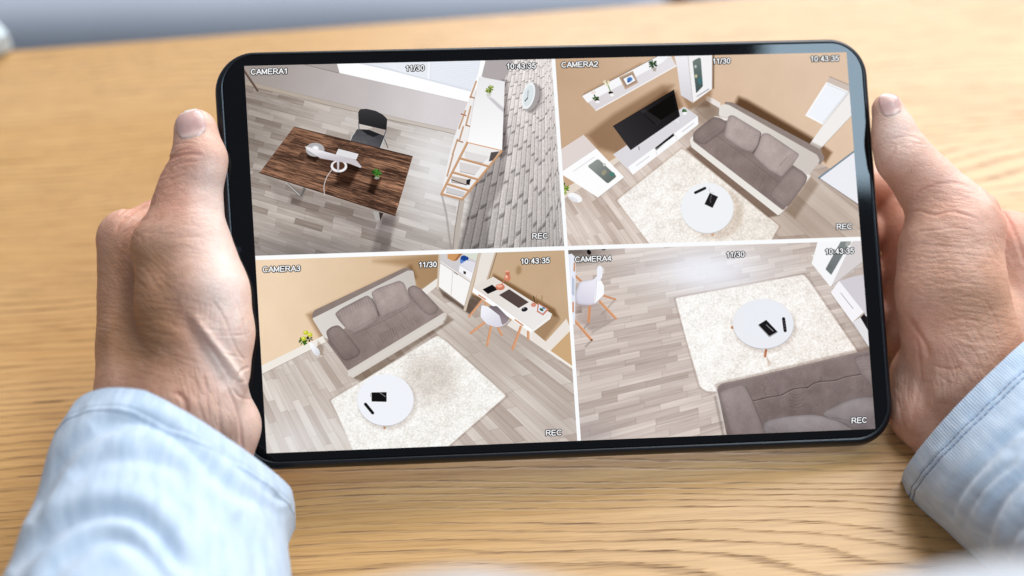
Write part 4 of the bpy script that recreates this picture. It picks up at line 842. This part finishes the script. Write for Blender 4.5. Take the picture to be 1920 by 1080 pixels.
def polydist(px, py, pts):
    d = np.full(px.shape, 1e9); u = np.zeros(px.shape)
    pts = smooth_pts(pts, 6); n = len(pts) - 1
    for i, ((ax_, ay), (bx, by)) in enumerate(zip(pts[:-1], pts[1:])):
        ex, ey = bx - ax_, by - ay
        t = np.clip(((px - ax_) * ex + (py - ay) * ey) / max(ex * ex + ey * ey, 1e-9), 0, 1)
        q = np.hypot(px - ax_ - ex * t, py - ay - ey * t); m = q < d
        d = np.where(m, q, d); u = np.where(m, (i + t) / n, u)
    return d, np.clip(np.sin(np.pi * u) * 2.2, 0, 1)        # distance, and a weight that dies out at both ends
def hand(name, chains, creases, bumps, tones, wrinkles, seed, k=4.0, kc=0.62, kw=0.72):
    V, Fc = build_flesh(chains, k)
    me = bpy.data.meshes.new(name); me.from_pydata(V.tolist(), [], Fc.tolist())
    o = bpy.data.objects.new(name, me); col.objects.link(o)
    m = o.modifiers.new('s', 'SMOOTH'); m.factor = 0.5; m.iterations = 7
    m = o.modifiers.new('d', 'SUBSURF'); m.levels = m.render_levels = 1
    dg = bpy.context.evaluated_depsgraph_get(); me2 = bpy.data.meshes.new_from_object(o.evaluated_get(dg))
    bpy.data.objects.remove(o); bpy.data.meshes.remove(me); me2.name = name
    nv = len(me2.vertices)
    v = np.empty(nv * 3, np.float32); me2.vertices.foreach_get('co', v); v = v.reshape(-1, 3).astype(float)
    nr = np.empty(nv * 3, np.float32); me2.vertex_normals.foreach_get('vector', nr); nr = nr.reshape(-1, 3).astype(float)
    d = D0 * 1000 - v[:, 2]; px = CX + v[:, 0] / d * F_PX; py = CY - v[:, 1] / d * F_PX
    front = np.clip(nr[:, 2] * 2.2 + 0.25, 0, 1)
    disp = np.zeros(nv)
    for pts, wd, dep in creases:
        q, tw = polydist(px, py, pts); dep = dep * kc * tw; wd = max(1.6, wd * 0.8); disp -= dep * np.exp(-(q / wd) ** 2); disp += 0.16 * dep * np.exp(-((q - 2.4 * wd) / (1.4 * wd)) ** 2)
    for cx, cy, rx, ry, ang, hgt in bumps:
        ca, sa = math.cos(R(ang)), math.sin(R(ang)); a = (px - cx) * ca + (py - cy) * sa; b = -(px - cx) * sa + (py - cy) * ca
        disp += hgt * np.exp(-(a / rx) ** 2 - (b / ry) ** 2)
    for cx, cy, rx, ry, ang, per, amp in wrinkles:          # a patch of roughly parallel fine wrinkles
        ca, sa = math.cos(R(ang)), math.sin(R(ang)); a = (px - cx) * ca + (py - cy) * sa; b = -(px - cx) * sa + (py - cy) * ca
        wv = fbm(a / (per * 5.0) + 40, b / per + 40, seed, 3) - 0.5
        rd = 1 - np.abs(wv) * 5.5; rd = np.clip(rd, 0, 1)
        disp -= kw * amp * rd * np.exp(-((a / rx) ** 2 + (b / ry) ** 2) ** 1.5)
    disp += 0.35 * (fbm(px / 46 + 9, py / 46 + 9, seed + 2, 3) - 0.5) + 0.06 * (fbm(px / 9 + 9, py / 9 + 9, seed + 3, 2) - 0.5)
    v = v + nr * (disp * front)[:, None]
    W_ = cw(v)
    me2.vertices.foreach_set('co', W_.astype(np.float32).ravel())
    at = me2.attributes.new('tone', 'FLOAT_VECTOR', 'POINT'); T = np.zeros((nv, 3))
    for ch, cx, cy, rx, ry, ang, amt in tones:
        ca, sa = math.cos(R(ang)), math.sin(R(ang)); a = (px - cx) * ca + (py - cy) * sa; b = -(px - cx) * sa + (py - cy) * ca
        T[:, ch] += amt * np.exp(-(a / rx) ** 2 - (b / ry) ** 2)
    for pts, wd, dep in creases: T[:, 0] += np.clip(0.30 * dep, 0, 0.35) * np.exp(-(polydist(px, py, pts)[0] / (wd * 1.4)) ** 2)
    T *= (0.75 + 0.5 * fbm(px / 22, py / 22, seed + 8, 3))[:, None]
    at.data.foreach_set('vector', np.clip(T, 0, 1).astype(np.float32).ravel()); me2.update()
    bvh = BVHTree.FromPolygons([tuple(p) for p in (v * 1.0).tolist()], [tuple(p.vertices) for p in me2.polygons])
    return me2, bvh
def make_nail(name, bvh, c, L, Wd, ang, lift=0.35, parent=None, shear=0.0):
    """thin curved plate laid on the thumb tip; c centre in the photo, L/Wd half length/width in pixels, ang axis"""
    nu, nv = 30, 30; vs = []; tip = []; ok = {}
    ca, sa = math.cos(R(ang)), math.sin(R(ang))
    for i in range(nu + 1):
        for j in range(nv + 1):
            s = -1 + 2 * i / nu; t = -1 + 2 * j / nv         # s along the nail (tip = +1), t across
            f = (1 - abs(s) ** 3.2 * (0.34 if s > 0 else 0.22)); a = s * L * (1 - 0.12 * t * t if s > 0 else 1 - 0.20 * t * t); b = t * Wd * f + shear * a
            x = c[0] + a * ca - b * sa; y = c[1] + a * sa + b * ca
            o = np.array([0, 0, D0 * 1000]); d = P(x, y, 0) - o; d /= np.linalg.norm(d)
            hit = bvh.ray_cast(Vector(o), Vector(d))
            if hit[0] is None: vs.append(None); tip.append(0); continue
            nrm = np.array(hit[1]); nrm = nrm if nrm[2] > 0 else -nrm
            e = min(1 - abs(t), 1 - abs(s) if s < 0 else 1.0)
            p = np.array(hit[0]) + nrm * (lift * min(1, e / 0.16) - 0.22 * (1 - min(1, e / 0.16)) + 0.12 * max(0, s))
            vs.append(p); tip.append((s + 1) / 2 - 0.03 * t * t)
    V = [v if v is not None else np.zeros(3) for v in vs]; F_ = []
    for i in range(nu):
        for j in range(nv):
            q = (i * (nv + 1) + j, i * (nv + 1) + j + 1, (i + 1) * (nv + 1) + j + 1, (i + 1) * (nv + 1) + j)
            if all(vs[k_] is not None for k_ in q): F_.append(q)
    me = bpy.data.meshes.new(name); me.from_pydata(cw(np.array(V)).tolist(), [], F_)
    me.attributes.new('tip', 'FLOAT', 'POINT').data.foreach_set('value', tip)
    bm = bmesh.new(); bm.from_mesh(me)
    loose = [v for v in bm.verts if not v.link_faces]; bmesh.ops.delete(bm, geom=loose, context='VERTS')
    bmesh.ops.recalc_face_normals(bm, faces=bm.faces); bm.to_mesh(me); bm.free()
    if me.polygons[len(me.polygons) // 2].normal.dot(Vector(CAM_A[:3, 2])) < 0: me.flip_normals()
    o = link(name, me, [M_NAIL]); sm = o.modifiers.new('s', 'SMOOTH'); sm.iterations = 3
    so_ = o.modifiers.new('t', 'SOLIDIFY'); so_.thickness = 0.00035; so_.offset = -1
    if parent: adopt(o, parent)
    return o

person = empty('person', tuple(to_world([0.0, -0.24, -0.47])[0]))
tag(person, 'person in pale blue sleeves holding the tablet, only hands and forearms in view', 'person')

LEFT = [
    dict(p=[(367, 246, 4, 41), (373, 300, 4, 50), (357, 352, 3, 57), (350, 400, 3, 62)], zs=0.86, k=3),
    dict(p=[(372, 318, 6, 49), (374, 300, 6, 48)], zs=0.8, k=3),
    dict(p=[(350, 400, 3, 62), (343, 470, 4, 92), (362, 555, 6, 103), (372, 625, 6, 101), (368, 690, 6, 96), (345, 760, 8, 100)], zs=0.80, k=5),
    dict(p=[(238, 450, -14, 56), (262, 560, -14, 76), (270, 650, -10, 86), (276, 740, -2, 95), (272, 830, 2, 84)], zs=0.80, k=7),
    dict(p=[(395, 745, -4, 70), (424, 800, -2, 64), (412, 850, -2, 62)], zs=0.85, k=4),
    dict(p=[(330, 700, -4, 110), (325, 800, -6, 112), (320, 850, -4, 100)], zs=0.62, k=6),
    dict(p=[(300, 430, -22, 50), (330, 600, -28, 80), (330, 720, -16, 90)], zs=0.7, k=6),
    dict(p=[(240, 446, -16, 46), (292, 420, -34, 44), (400, 415, -33, 40), (505, 430, -27, 37)], zs=0.9, k=3),
    dict(p=[(300, 500, -36, 44), (400, 500, -38, 42), (520, 505, -30, 38)], zs=0.9, k=2.5),
    dict(p=[(310, 590, -38, 42), (410, 590, -38, 40), (520, 585, -30, 36)], zs=0.9, k=2.5),
    dict(p=[(320, 660, -36, 38), (400, 670, -34, 36), (490, 660, -27, 31)], zs=0.9, k=2.5),
]
L_CREASE = [
    ([(300, 322), (314, 300), (338, 291), (362, 289), (384, 291)], 3.2, 0.55), ([(309, 331), (324, 312), (348, 304), (372, 303)], 2.6, 0.35), ([(306, 311), (318, 296), (336, 283), (360, 279)], 2.4, 0.32),
    ([(298, 345), (316, 328), (336, 320), (356, 318)], 2.2, 0.25), ([(322, 276), (336, 269), (356, 268), (372, 272)], 2.2, 0.25),
    ([(276, 381), (258, 392), (240, 405), (226, 420), (216, 440)], 3.6, 0.9), ([(282, 376), (262, 382), (240, 392), (222, 404)], 2.8, 0.45), ([(250, 416), (236, 440), (226, 466)], 3, 0.4), ([(290, 366), (284, 384), (270, 404)], 3.0, 0.5),
    ([(338, 590), (368, 640), (400, 688), (424, 730)], 15.0, 1.5), ([(424, 722), (440, 760), (448, 800), (455, 850)], 3.6, 1.1), ([(386, 640), (412, 678), (436, 718)], 4.0, 0.5),
    ([(470, 688), (458, 692), (446, 700), (440, 716)], 3.0, 0.8), ([(474, 748), (460, 748), (446, 742), (436, 728)], 3.2, 0.8),
    ([(404, 628), (430, 630), (468, 626)], 2.4, 0.32), ([(396, 560), (420, 600), (440, 650), (462, 680)], 2.8, 0.35), ([(410, 660), (440, 668), (466, 672)], 2.2, 0.3),
    ([(438, 560), (452, 600), (462, 640)], 2.2, 0.25), ([(425, 700), (446, 716), (464, 712)], 2.2, 0.3), ([(400, 700), (410, 760), (414, 820)], 3.4, 0.5), ([(380, 690), (388, 740), (392, 790)], 3.0, 0.4),
    ([(330, 735), (346, 752), (350, 775)], 6.0, 0.9),
]
L_BUMP = [(425, 675, 7, 62, -36, 1.3), (384, 622, 7, 36, -36, 0.7), (236, 440, 40, 34, 0, 1.0), (250, 585, 26, 40, 20, 0.9), (300, 500, 30, 60, -8, -1.0), (356, 385, 26, 34, 0, 0.7), (205, 620, 14, 70, 0, 0.7), (330, 590, 24, 60, -20, -0.8), (440, 800, 26, 40, 0, 1.0), (425, 560, 34, 70, -10, 1.0)]
L_TONE = [(0, 350, 385, 70, 60, 0, 0.35), (0, 360, 290, 40, 24, 0, 0.35), (0, 215, 430, 40, 40, 0, 0.35), (1, 425, 540, 60, 150, -6, 1.0), (1, 420, 690, 34, 70, -34, 0.7), (1, 380, 205, 40, 30, 0, 0.3), (2, 215, 480, 50, 60, 0, 0.4), (1, 405, 350, 40, 80, 0, 0.6), (1, 455, 790, 60, 70, 0, 0.45),
          (2, 270, 550, 85, 110, 0, 0.85), (2, 250, 650, 110, 70, 10, 0.8), (2, 300, 470, 40, 50, 0, 0.25), (0, 330, 650, 60, 40, 20, 0.2)]
L_WR = [(330, 330, 46, 60, -18, 4.2, 0.30), (255, 420, 60, 50, -40, 5.5, 0.34), (300, 620, 140, 90, 12, 6.5, 0.34), (260, 520, 90, 70, 48, 6.0, 0.30), (430, 600, 46, 120, -80, 6.5, 0.26), (380, 760, 100, 60, 72, 8.0, 0.34), (350, 440, 60, 60, 0, 6.0, 0.18)]
me_l, bvh_l = hand('hand', LEFT, L_CREASE, L_BUMP, L_TONE, L_WR, 11)
hl = link('hand', me_l, [M_SKIN]); adopt(hl, person); hl['label'] = 'left hand, its thumb up along the tablet edge'
nl = make_nail('thumb_nail', bvh_l, (357, 233), 27, 31, -108, parent=hl)

RIGHT = [
    dict(p=[(1664, 205, 4, 31), (1676, 245, 4, 42), (1695, 295, 4, 54), (1742, 352, 3, 62), (1796, 420, 3, 86)], zs=0.85, k=4),
    dict(p=[(1673, 270, 5, 36), (1685, 300, 6, 38)], zs=0.85, k=3),
    dict(p=[(1782, 470, 4, 100), (1784, 545, 5, 106), (1800, 630, 3, 110), (1830, 720, 4, 108), (1870, 770, 2, 96)], zs=0.80, k=5),
    dict(p=[(1890, 478, -14, 86), (1935, 560, -14, 104), (1955, 680, -10, 112)], zs=0.75, k=7),
    dict(p=[(1735, 706, -8, 68), (1738, 770, -6, 72), (1780, 810, -2, 74)], zs=0.9, k=4),
    dict(p=[(1835, 640, -8, 110), (1860, 740, -4, 118)], zs=0.62, k=6),
    dict(p=[(1850, 520, -30, 80), (1840, 640, -30, 90), (1830, 740, -16, 90)], zs=0.7, k=6),
    dict(p=[(1668, 365, -36, 46), (1712, 440, -30, 58), (1712, 560, -30, 62), (1716, 640, -24, 56)], zs=0.7, k=4),
    dict(p=[(1880, 450, -24, 46), (1790, 372, -40, 42), (1700, 345, -38, 41), (1600, 350, -29, 37)], zs=0.9, k=1.5),
    dict(p=[(1860, 500, -38, 46), (1770, 450, -44, 44), (1680, 428, -42, 43), (1590, 440, -31, 38)], zs=0.9, k=1.2),
    dict(p=[(1850, 560, -40, 44), (1760, 530, -44, 42), (1670, 515, -40, 41), (1580, 520, -30, 36)], zs=0.9, k=1.2),
    dict(p=[(1840, 630, -38, 40), (1760, 605, -40, 38), (1680, 592, -34, 37), (1610, 596, -28, 32)], zs=0.9, k=1.2),
]
R_CREASE = [
    ([(1707, 398), (1726, 396), (1752, 404), (1780, 398), (1806, 402), (1836, 412)], 3.2, 0.6), ([(1712, 376), (1724, 360), (1752, 347), (1790, 343), (1822, 352)], 3.0, 0.45), ([(1714, 364), (1742, 352), (1780, 350)], 2.2, 0.28),
    ([(1672, 262), (1694, 256), (1716, 258), (1732, 266)], 2.6, 0.35), ([(1666, 278), (1700, 268), (1740, 272)], 2.2, 0.22), ([(1656, 310), (1672, 290), (1680, 270)], 3.2, 0.40),
    ([(1716, 434), (1748, 432), (1790, 428), (1826, 432)], 2.4, 0.38), ([(1716, 456), (1760, 460), (1810, 468)], 2.2, 0.28), ([(1720, 494), (1780, 496), (1840, 502)], 2.2, 0.30),
    ([(1722, 540), (1790, 530), (1850, 536)], 2.2, 0.26), ([(1770, 602), (1812, 598), (1840, 606)], 2.6, 0.42), ([(1760, 560), (1800, 556), (1850, 560)], 2.2, 0.24),
    ([(1696, 585), (1712, 608), (1724, 626), (1738, 650), (1744, 676)], 5.5, 0.8), ([(1750, 684), (1770, 691), (1790, 692), (1804, 686)], 3.6, 0.45), ([(1718, 628), (1724, 660), (1728, 710), (1716, 760), (1712, 800)], 4.5, 0.55),
    ([(1790, 690), (1794, 706), (1788, 730)], 2.4, 0.4), ([(1760, 700), (1776, 716), (1790, 718)], 2.2, 0.3), ([(1680, 740), (1690, 780), (1700, 812)], 3.4, 0.35),
    ([(1846, 350), (1872, 386), (1896, 424), (1914, 468), (1922, 500)], 5.0, 1.2), ([(1846, 560), (1870, 600), (1880, 640)], 3, 0.35),
]
R_BUMP = [(1800, 500, 80, 70, 0, 0.6), (1770, 400, 60, 26, 0, 0.5), (1716, 720, 14, 80, 6, 0.9), (1752, 740, 12, 60, 8, 0.7), (1895, 440, 14, 50, -30, 0.8), (1850, 600, 30, 40, 0, -0.8), (1780, 650, 40, 30, 0, 0.6)]
R_TONE = [(0, 1810, 366, 70, 40, 30, 0.30), (0, 1888, 420, 26, 40, 0, 0.5), (0, 1770, 610, 50, 40, 0, 0.30), (1, 1680, 230, 40, 60, 0, 0.55), (1, 1800, 310, 110, 40, 45, 0.35), (2, 1800, 520, 70, 70, 0, 0.30), (2, 1850, 600, 70, 80, 0, 0.55), (0, 1670, 440, 30, 120, 0, 0.4), (0, 1720, 640, 60, 60, 0, 0.25)]
R_WR = [(1765, 370, 70, 40, 8, 5.0, 0.30), (1780, 500, 90, 90, 3, 7.0, 0.34), (1830, 610, 70, 70, 8, 6.5, 0.32), (1740, 740, 50, 90, 84, 7.5, 0.30), (1820, 670, 60, 60, 60, 7, 0.30), (1700, 270, 40, 30, 12, 5.0, 0.22), (1880, 460, 30, 60, 70, 5.0, 0.28)]
me_r, bvh_r = hand('hand', RIGHT, R_CREASE, R_BUMP, R_TONE, R_WR, 23, kc=0.5)
hr = link('hand', me_r, [M_SKIN]); adopt(hr, person); hr['label'] = 'right hand, half in shade beside the tablet'
nr_ = make_nail('thumb_nail', bvh_r, (1669, 196), 23, 21, -110, parent=hr)

# ------------------------------------------------------------------ sleeves
def crom(vals, t):
    n = len(vals) - 1; x = np.clip(t, 0, 1) * n; i = np.minimum(x.astype(int), n - 1); f = x - i
    V = np.array(vals, float); p0 = V[np.maximum(i - 1, 0)]; p1 = V[i]; p2 = V[i + 1]; p3 = V[np.minimum(i + 2, n)]
    f = f[:, None]
    return 0.5 * ((2 * p1) + (-p0 + p2) * f + (2 * p0 - 5 * p1 + 4 * p2 - p3) * f * f + (-p0 + 3 * p1 - 3 * p2 + p3) * f ** 3)
def sleeve(rings, folds, name, label, hem, seed, nt=420, nth=360, stitched=True, grain=0.0, rough=1.6, hemk=1.0, skew=False):
    """rings: (Lx,Ly, Rx,Ry, bow_x,bow_y, z_centre, z_half) per station from the cuff back; an ellipse tilted by the bow"""
    t = np.linspace(0, 1, nt) ** 1.0; Rg = crom(rings, t)
    th = np.linspace(0, 2 * math.pi, nth, endpoint=False)
    Lp, Rp = Rg[:, 0:2], Rg[:, 2:4]; bow = Rg[:, 4:6]; zc, zh = Rg[:, 6], Rg[:, 7]
    C = (Lp + Rp) / 2; A_ = (Rp - Lp) / 2
    cs_, sn_ = np.cos(th), np.sin(th)          # th=0 -> right side, pi/2 -> towards the camera
    e = 0.90; cc = np.sign(cs_) * np.abs(cs_) ** e; ss = np.sign(sn_) * np.abs(sn_) ** e
    if skew: g_ = 1 - (1 - np.clip(0.86 - 0.5 * cc, 0, 1)) * (ss > 0) * np.clip(1 - t / 0.45, 0, 1)[:, None]
    else: g_ = 1
    px = C[:, 0:1] + A_[:, 0:1] * cc + bow[:, 0:1] * ss * g_; py = C[:, 1:2] + A_[:, 1:2] * cc + bow[:, 1:2] * ss * g_
    zt = np.array([ztab(*p) for p in C]); zt = zt * np.linspace(1, 0.3, nt); z = (zc + zt)[:, None] + zh[:, None] * ss
    d = D0 * 1000 - z
    V = np.stack([(px - CX) / F_PX * d, (CY - py) / F_PX * d, z], -1)
    du = np.roll(V, -1, 1) - np.roll(V, 1, 1); dv = np.gradient(V, axis=0); N = np.cross(du, dv); N /= np.linalg.norm(N, axis=-1, keepdims=True) + 1e-9
    cen = V.mean(1, keepdims=True); N *= np.sign(((V - cen) * N).sum(-1, keepdims=True))
    slen = np.cumsum(np.linalg.norm(dv, axis=-1), 0); slen -= slen[0:1]            # mm from the cuff
    per = np.cumsum(np.linalg.norm(du, axis=-1) / 2, 1)
    disp = np.zeros(px.shape); fr = np.clip(N[..., 2] * 2 + 0.3, 0, 1)
    for pts, wd, dep in folds:                                                     # long soft folds
        q, tw = polydist(px, py, pts); disp += fr * tw * (-dep * np.exp(-(q / wd) ** 2) + dep * 0.35 * np.exp(-((q - 2.0 * wd) / (1.3 * wd)) ** 2))
    fade = np.clip(slen / (hem * 1.6), 0, 1)
    disp += fade * rough * (fbm(th[None] * 2.2 + slen / 60, slen / 40 + 0 * th[None], seed, 3) - 0.5)
    disp += 0.25 * (fbm(th[None] * 9 + 5 + 0 * slen, slen / 12 + 5, seed + 4, 3) - 0.5)
    # hem: slight step at the seam, and a soft roll at the lip
    for s0 in (hem, hem + 2.3): disp -= 0.42 * hemk * np.exp(-((slen - s0) / 0.45) ** 2)
    disp += 0.30 * np.exp(-((slen - hem - 1.15) / 0.8) ** 2) + 0.35 * hemk * np.clip((hem - slen) / 1.5, 0, 1)
    disp += 0.22 * np.exp(-((slen - hem) / 4.0) ** 2) * np.sin(per / 1.9 + 2 * fbm(per / 20, per * 0, seed))
    V = V + N * disp[..., None]
    # lip turned inwards
    inn = []
    for s_, dn in ((0.25, -0.5), (0.9, -1.3), (3.5, -1.9), (9, -2.3)):
        k_ = np.argmin(np.abs(slen.mean(1) - s_)); inn.append(V[k_] + N[k_] * dn * 1.0)
    inner = np.stack(inn[::-1], 0); allV = np.concatenate([inner, V], 0)
    ni = len(inn); rows = nt + ni
    F_ = []; 
    I_, J_ = np.meshgrid(np.arange(rows - 1), np.arange(nth), indexing='ij'); J2 = (J_ + 1) % nth
    Q_ = np.stack([I_ * nth + J_, I_ * nth + J2, (I_ + 1) * nth + J2, (I_ + 1) * nth + J_], -1).reshape(-1, 4)
    me = bpy.data.meshes.new(name); me.from_pydata(cw(allV.reshape(-1, 3)).tolist(), [], Q_.tolist())
    vv = np.concatenate([np.zeros((ni, nth)), slen], 0) * MM; uu = np.concatenate([np.repeat(per[0:1], ni, 0), per], 0) * MM
    sc_ = uu[:, -1:].mean() / uu[:, -1:]; uu = uu * (0.5 + 0.5 * sc_)
    lv = np.empty(len(me.loops), int); me.loops.foreach_get('vertex_index', lv)
    u_, v_ = uu.ravel()[lv], vv.ravel()[lv]
    wrap = np.repeat((Q_[:, 0] % nth) == nth - 1, 4); u0_ = lv % nth == 0
    u_ = np.where(wrap & u0_, uu.max(1)[lv // nth], u_)
    l = me.uv_layers.new(name='UVMap'); l.data.foreach_set('uv', np.stack([u_ + v_ * grain, v_], 1).astype(np.float32).ravel())
    bm = bmesh.new(); bm.from_mesh(me); bmesh.ops.recalc_face_normals(bm, faces=bm.faces); bm.to_mesh(me); bm.free()
    o = link(name, me, [M_CLOTH]); adopt(o, person); o['label'] = label
    if not stitched: return o
    # stitches of the double seam, one mesh
    sv, sf = [], []
    for s0 in (hem, hem + 2.3):
        for j in range(0, nth):
            if j % 3 == 2: continue
            k_ = int(np.argmin(np.abs(slen[:, j] - s0))); k2 = int(np.argmin(np.abs(slen[:, (j + 1) % nth] - s0)))
            a_, b_ = V[k_, j] + N[k_, j] * 0.22, V[k2, (j + 1) % nth] + N[k2, (j + 1) % nth] * 0.22
            if np.linalg.norm(a_ - b_) < 1e-3: continue
            dr = (b_ - a_) / np.linalg.norm(b_ - a_); sd2 = np.cross(dr, N[k_, j]) * 0.17; up = N[k_, j] * 0.14
            b0 = len(sv)
            for p in (a_, b_):
                for q in (sd2, up, -sd2, -up): sv.append(p + q)
            for q in range(4): sf.append((b0 + q, b0 + (q + 1) % 4, b0 + 4 + (q + 1) % 4, b0 + 4 + q))
            sf.append((b0, b0 + 1, b0 + 2, b0 + 3)); sf.append((b0 + 4, b0 + 5, b0 + 6, b0 + 7))
    me = bpy.data.meshes.new('seam'); me.from_pydata(cw(np.array(sv)).tolist(), [], sf)
    s = link('seam', me, [M_THREAD], smooth=False); adopt(s, o)
    return o
# stations: left point, right point, bow of the front arc (pixels), depth centre, depth half-size
sleeve([(128, 800, 548, 925, -8, -116, 6, 30), (100, 850, 552, 962, -12, -116, 14, 31), (76, 920, 540, 1010, -12, -112, 26, 33), (40, 1020, 548, 1100, -10, -104, 44, 36), (-10, 1130, 548, 1230, -8, -90, 66, 40), (-60, 1260, 548, 1400, -6, -70, 88, 44), (-140, 1450, 540, 1620, -4, -56, 122, 48), (-260, 1720, 520, 1930, -2, -44, 170, 54)],
       [([(170, 800), (230, 785), (300, 800), (350, 836), (400, 885), (450, 925), (540, 972)], 13, 2.2), ([(60, 985), (90, 905), (130, 850), (190, 808), (260, 800)], 13, 1.8), ([(20, 1075), (80, 1010), (140, 972), (210, 958), (270, 975), (320, 1030), (350, 1080)], 17, 3.6),
        ([(130, 895), (200, 862), (290, 866), (350, 890)], 16, 1.2), ([(400, 835), (450, 880), (500, 920), (540, 945)], 8, 1.2), ([(60, 1110), (120, 1050), (190, 1010), (250, 1020), (300, 1070), (320, 1120)], 16, 2.4), ([(440, 960), (480, 1030), (490, 1110)], 18, 1.4)],
       'sleeve', 'sleeve on the left arm, bright and out of focus', 9.0, 5, stitched=False, rough=0.5, hemk=0.3, skew=True)
sleeve([(1694, 905, 2010, 590, -20, -24, 2, 34), (1712, 938, 2060, 640, -16, -20, 10, 36), (1768, 990, 2120, 700, -8, -12, 24, 40), (1860, 1070, 2200, 780, -6, -10, 44, 44), (1980, 1180, 2320, 880, -4, -8, 70, 48), (2110, 1300, 2450, 980, 0, -6, 96, 52), (2270, 1450, 2640, 1110, 0, -4, 130, 55), (2500, 1660, 2920, 1280, 0, -2, 176, 60)],
       [([(1775, 985), (1790, 930), (1830, 880), (1890, 820), (1950, 780)], 12, 1.8), ([(1840, 1040), (1860, 960), (1900, 905), (1950, 870)], 12, 2.2), ([(1800, 1010), (1815, 960), (1850, 910), (1910, 860)], 8, 1.0), ([(1880, 1060), (1900, 1000), (1960, 950)], 12, 1.6)],
       'sleeve', 'sleeve on the right arm, in shade, with a double stitched hem', 9.2, 9)

# front of the top, close to the lens and wholly out of focus: it only just reaches the bottom of the picture
def shirt_front():
    xs = np.linspace(520, 2350, 90); nr = 40; V = []
    top = 1112 - 40 * np.exp(-((xs - 880) / 190) ** 2) - 62 * np.exp(-((xs - 1900) / 260) ** 2) + 30 * np.exp(-((xs - 1330) / 140) ** 2) + 260 * np.clip((620 - xs) / 100, 0, 1)
    for i, x in enumerate(xs):
        for j in range(nr):
            u = j / (nr - 1)
            if u < 0.4: an = math.pi * (0.95 - 0.95 * u / 0.4); y = top[i] + 60 * (1 - math.sin(an)); z = 268 - 18 * math.cos(an) * -1
            else: y = top[i] + 60 + 900 * (u - 0.4); z = 286 + 60 * (u - 0.4)
            z += 3 * math.sin(x / 60.0) * u - 20 * ((x - 1400) / 950) ** 2
            d = D0 * 1000 - z; V.append(((x - CX) / F_PX * d, (CY - y) / F_PX * d, z))
    F_ = [(i * nr + j, i * nr + j + 1, (i + 1) * nr + j + 1, (i + 1) * nr + j) for i in range(len(xs) - 1) for j in range(nr - 1)]
    me = bpy.data.meshes.new('shirt_front'); me.from_pydata(cw(np.array(V)).tolist(), [], F_)
    o = link('shirt_front', me, [simple('white_cotton', (0.46, 0.46, 0.48), 0.9)]); adopt(o, person)
    m = o.modifiers.new('t', 'SOLIDIFY'); m.thickness = 0.0012
shirt_front()
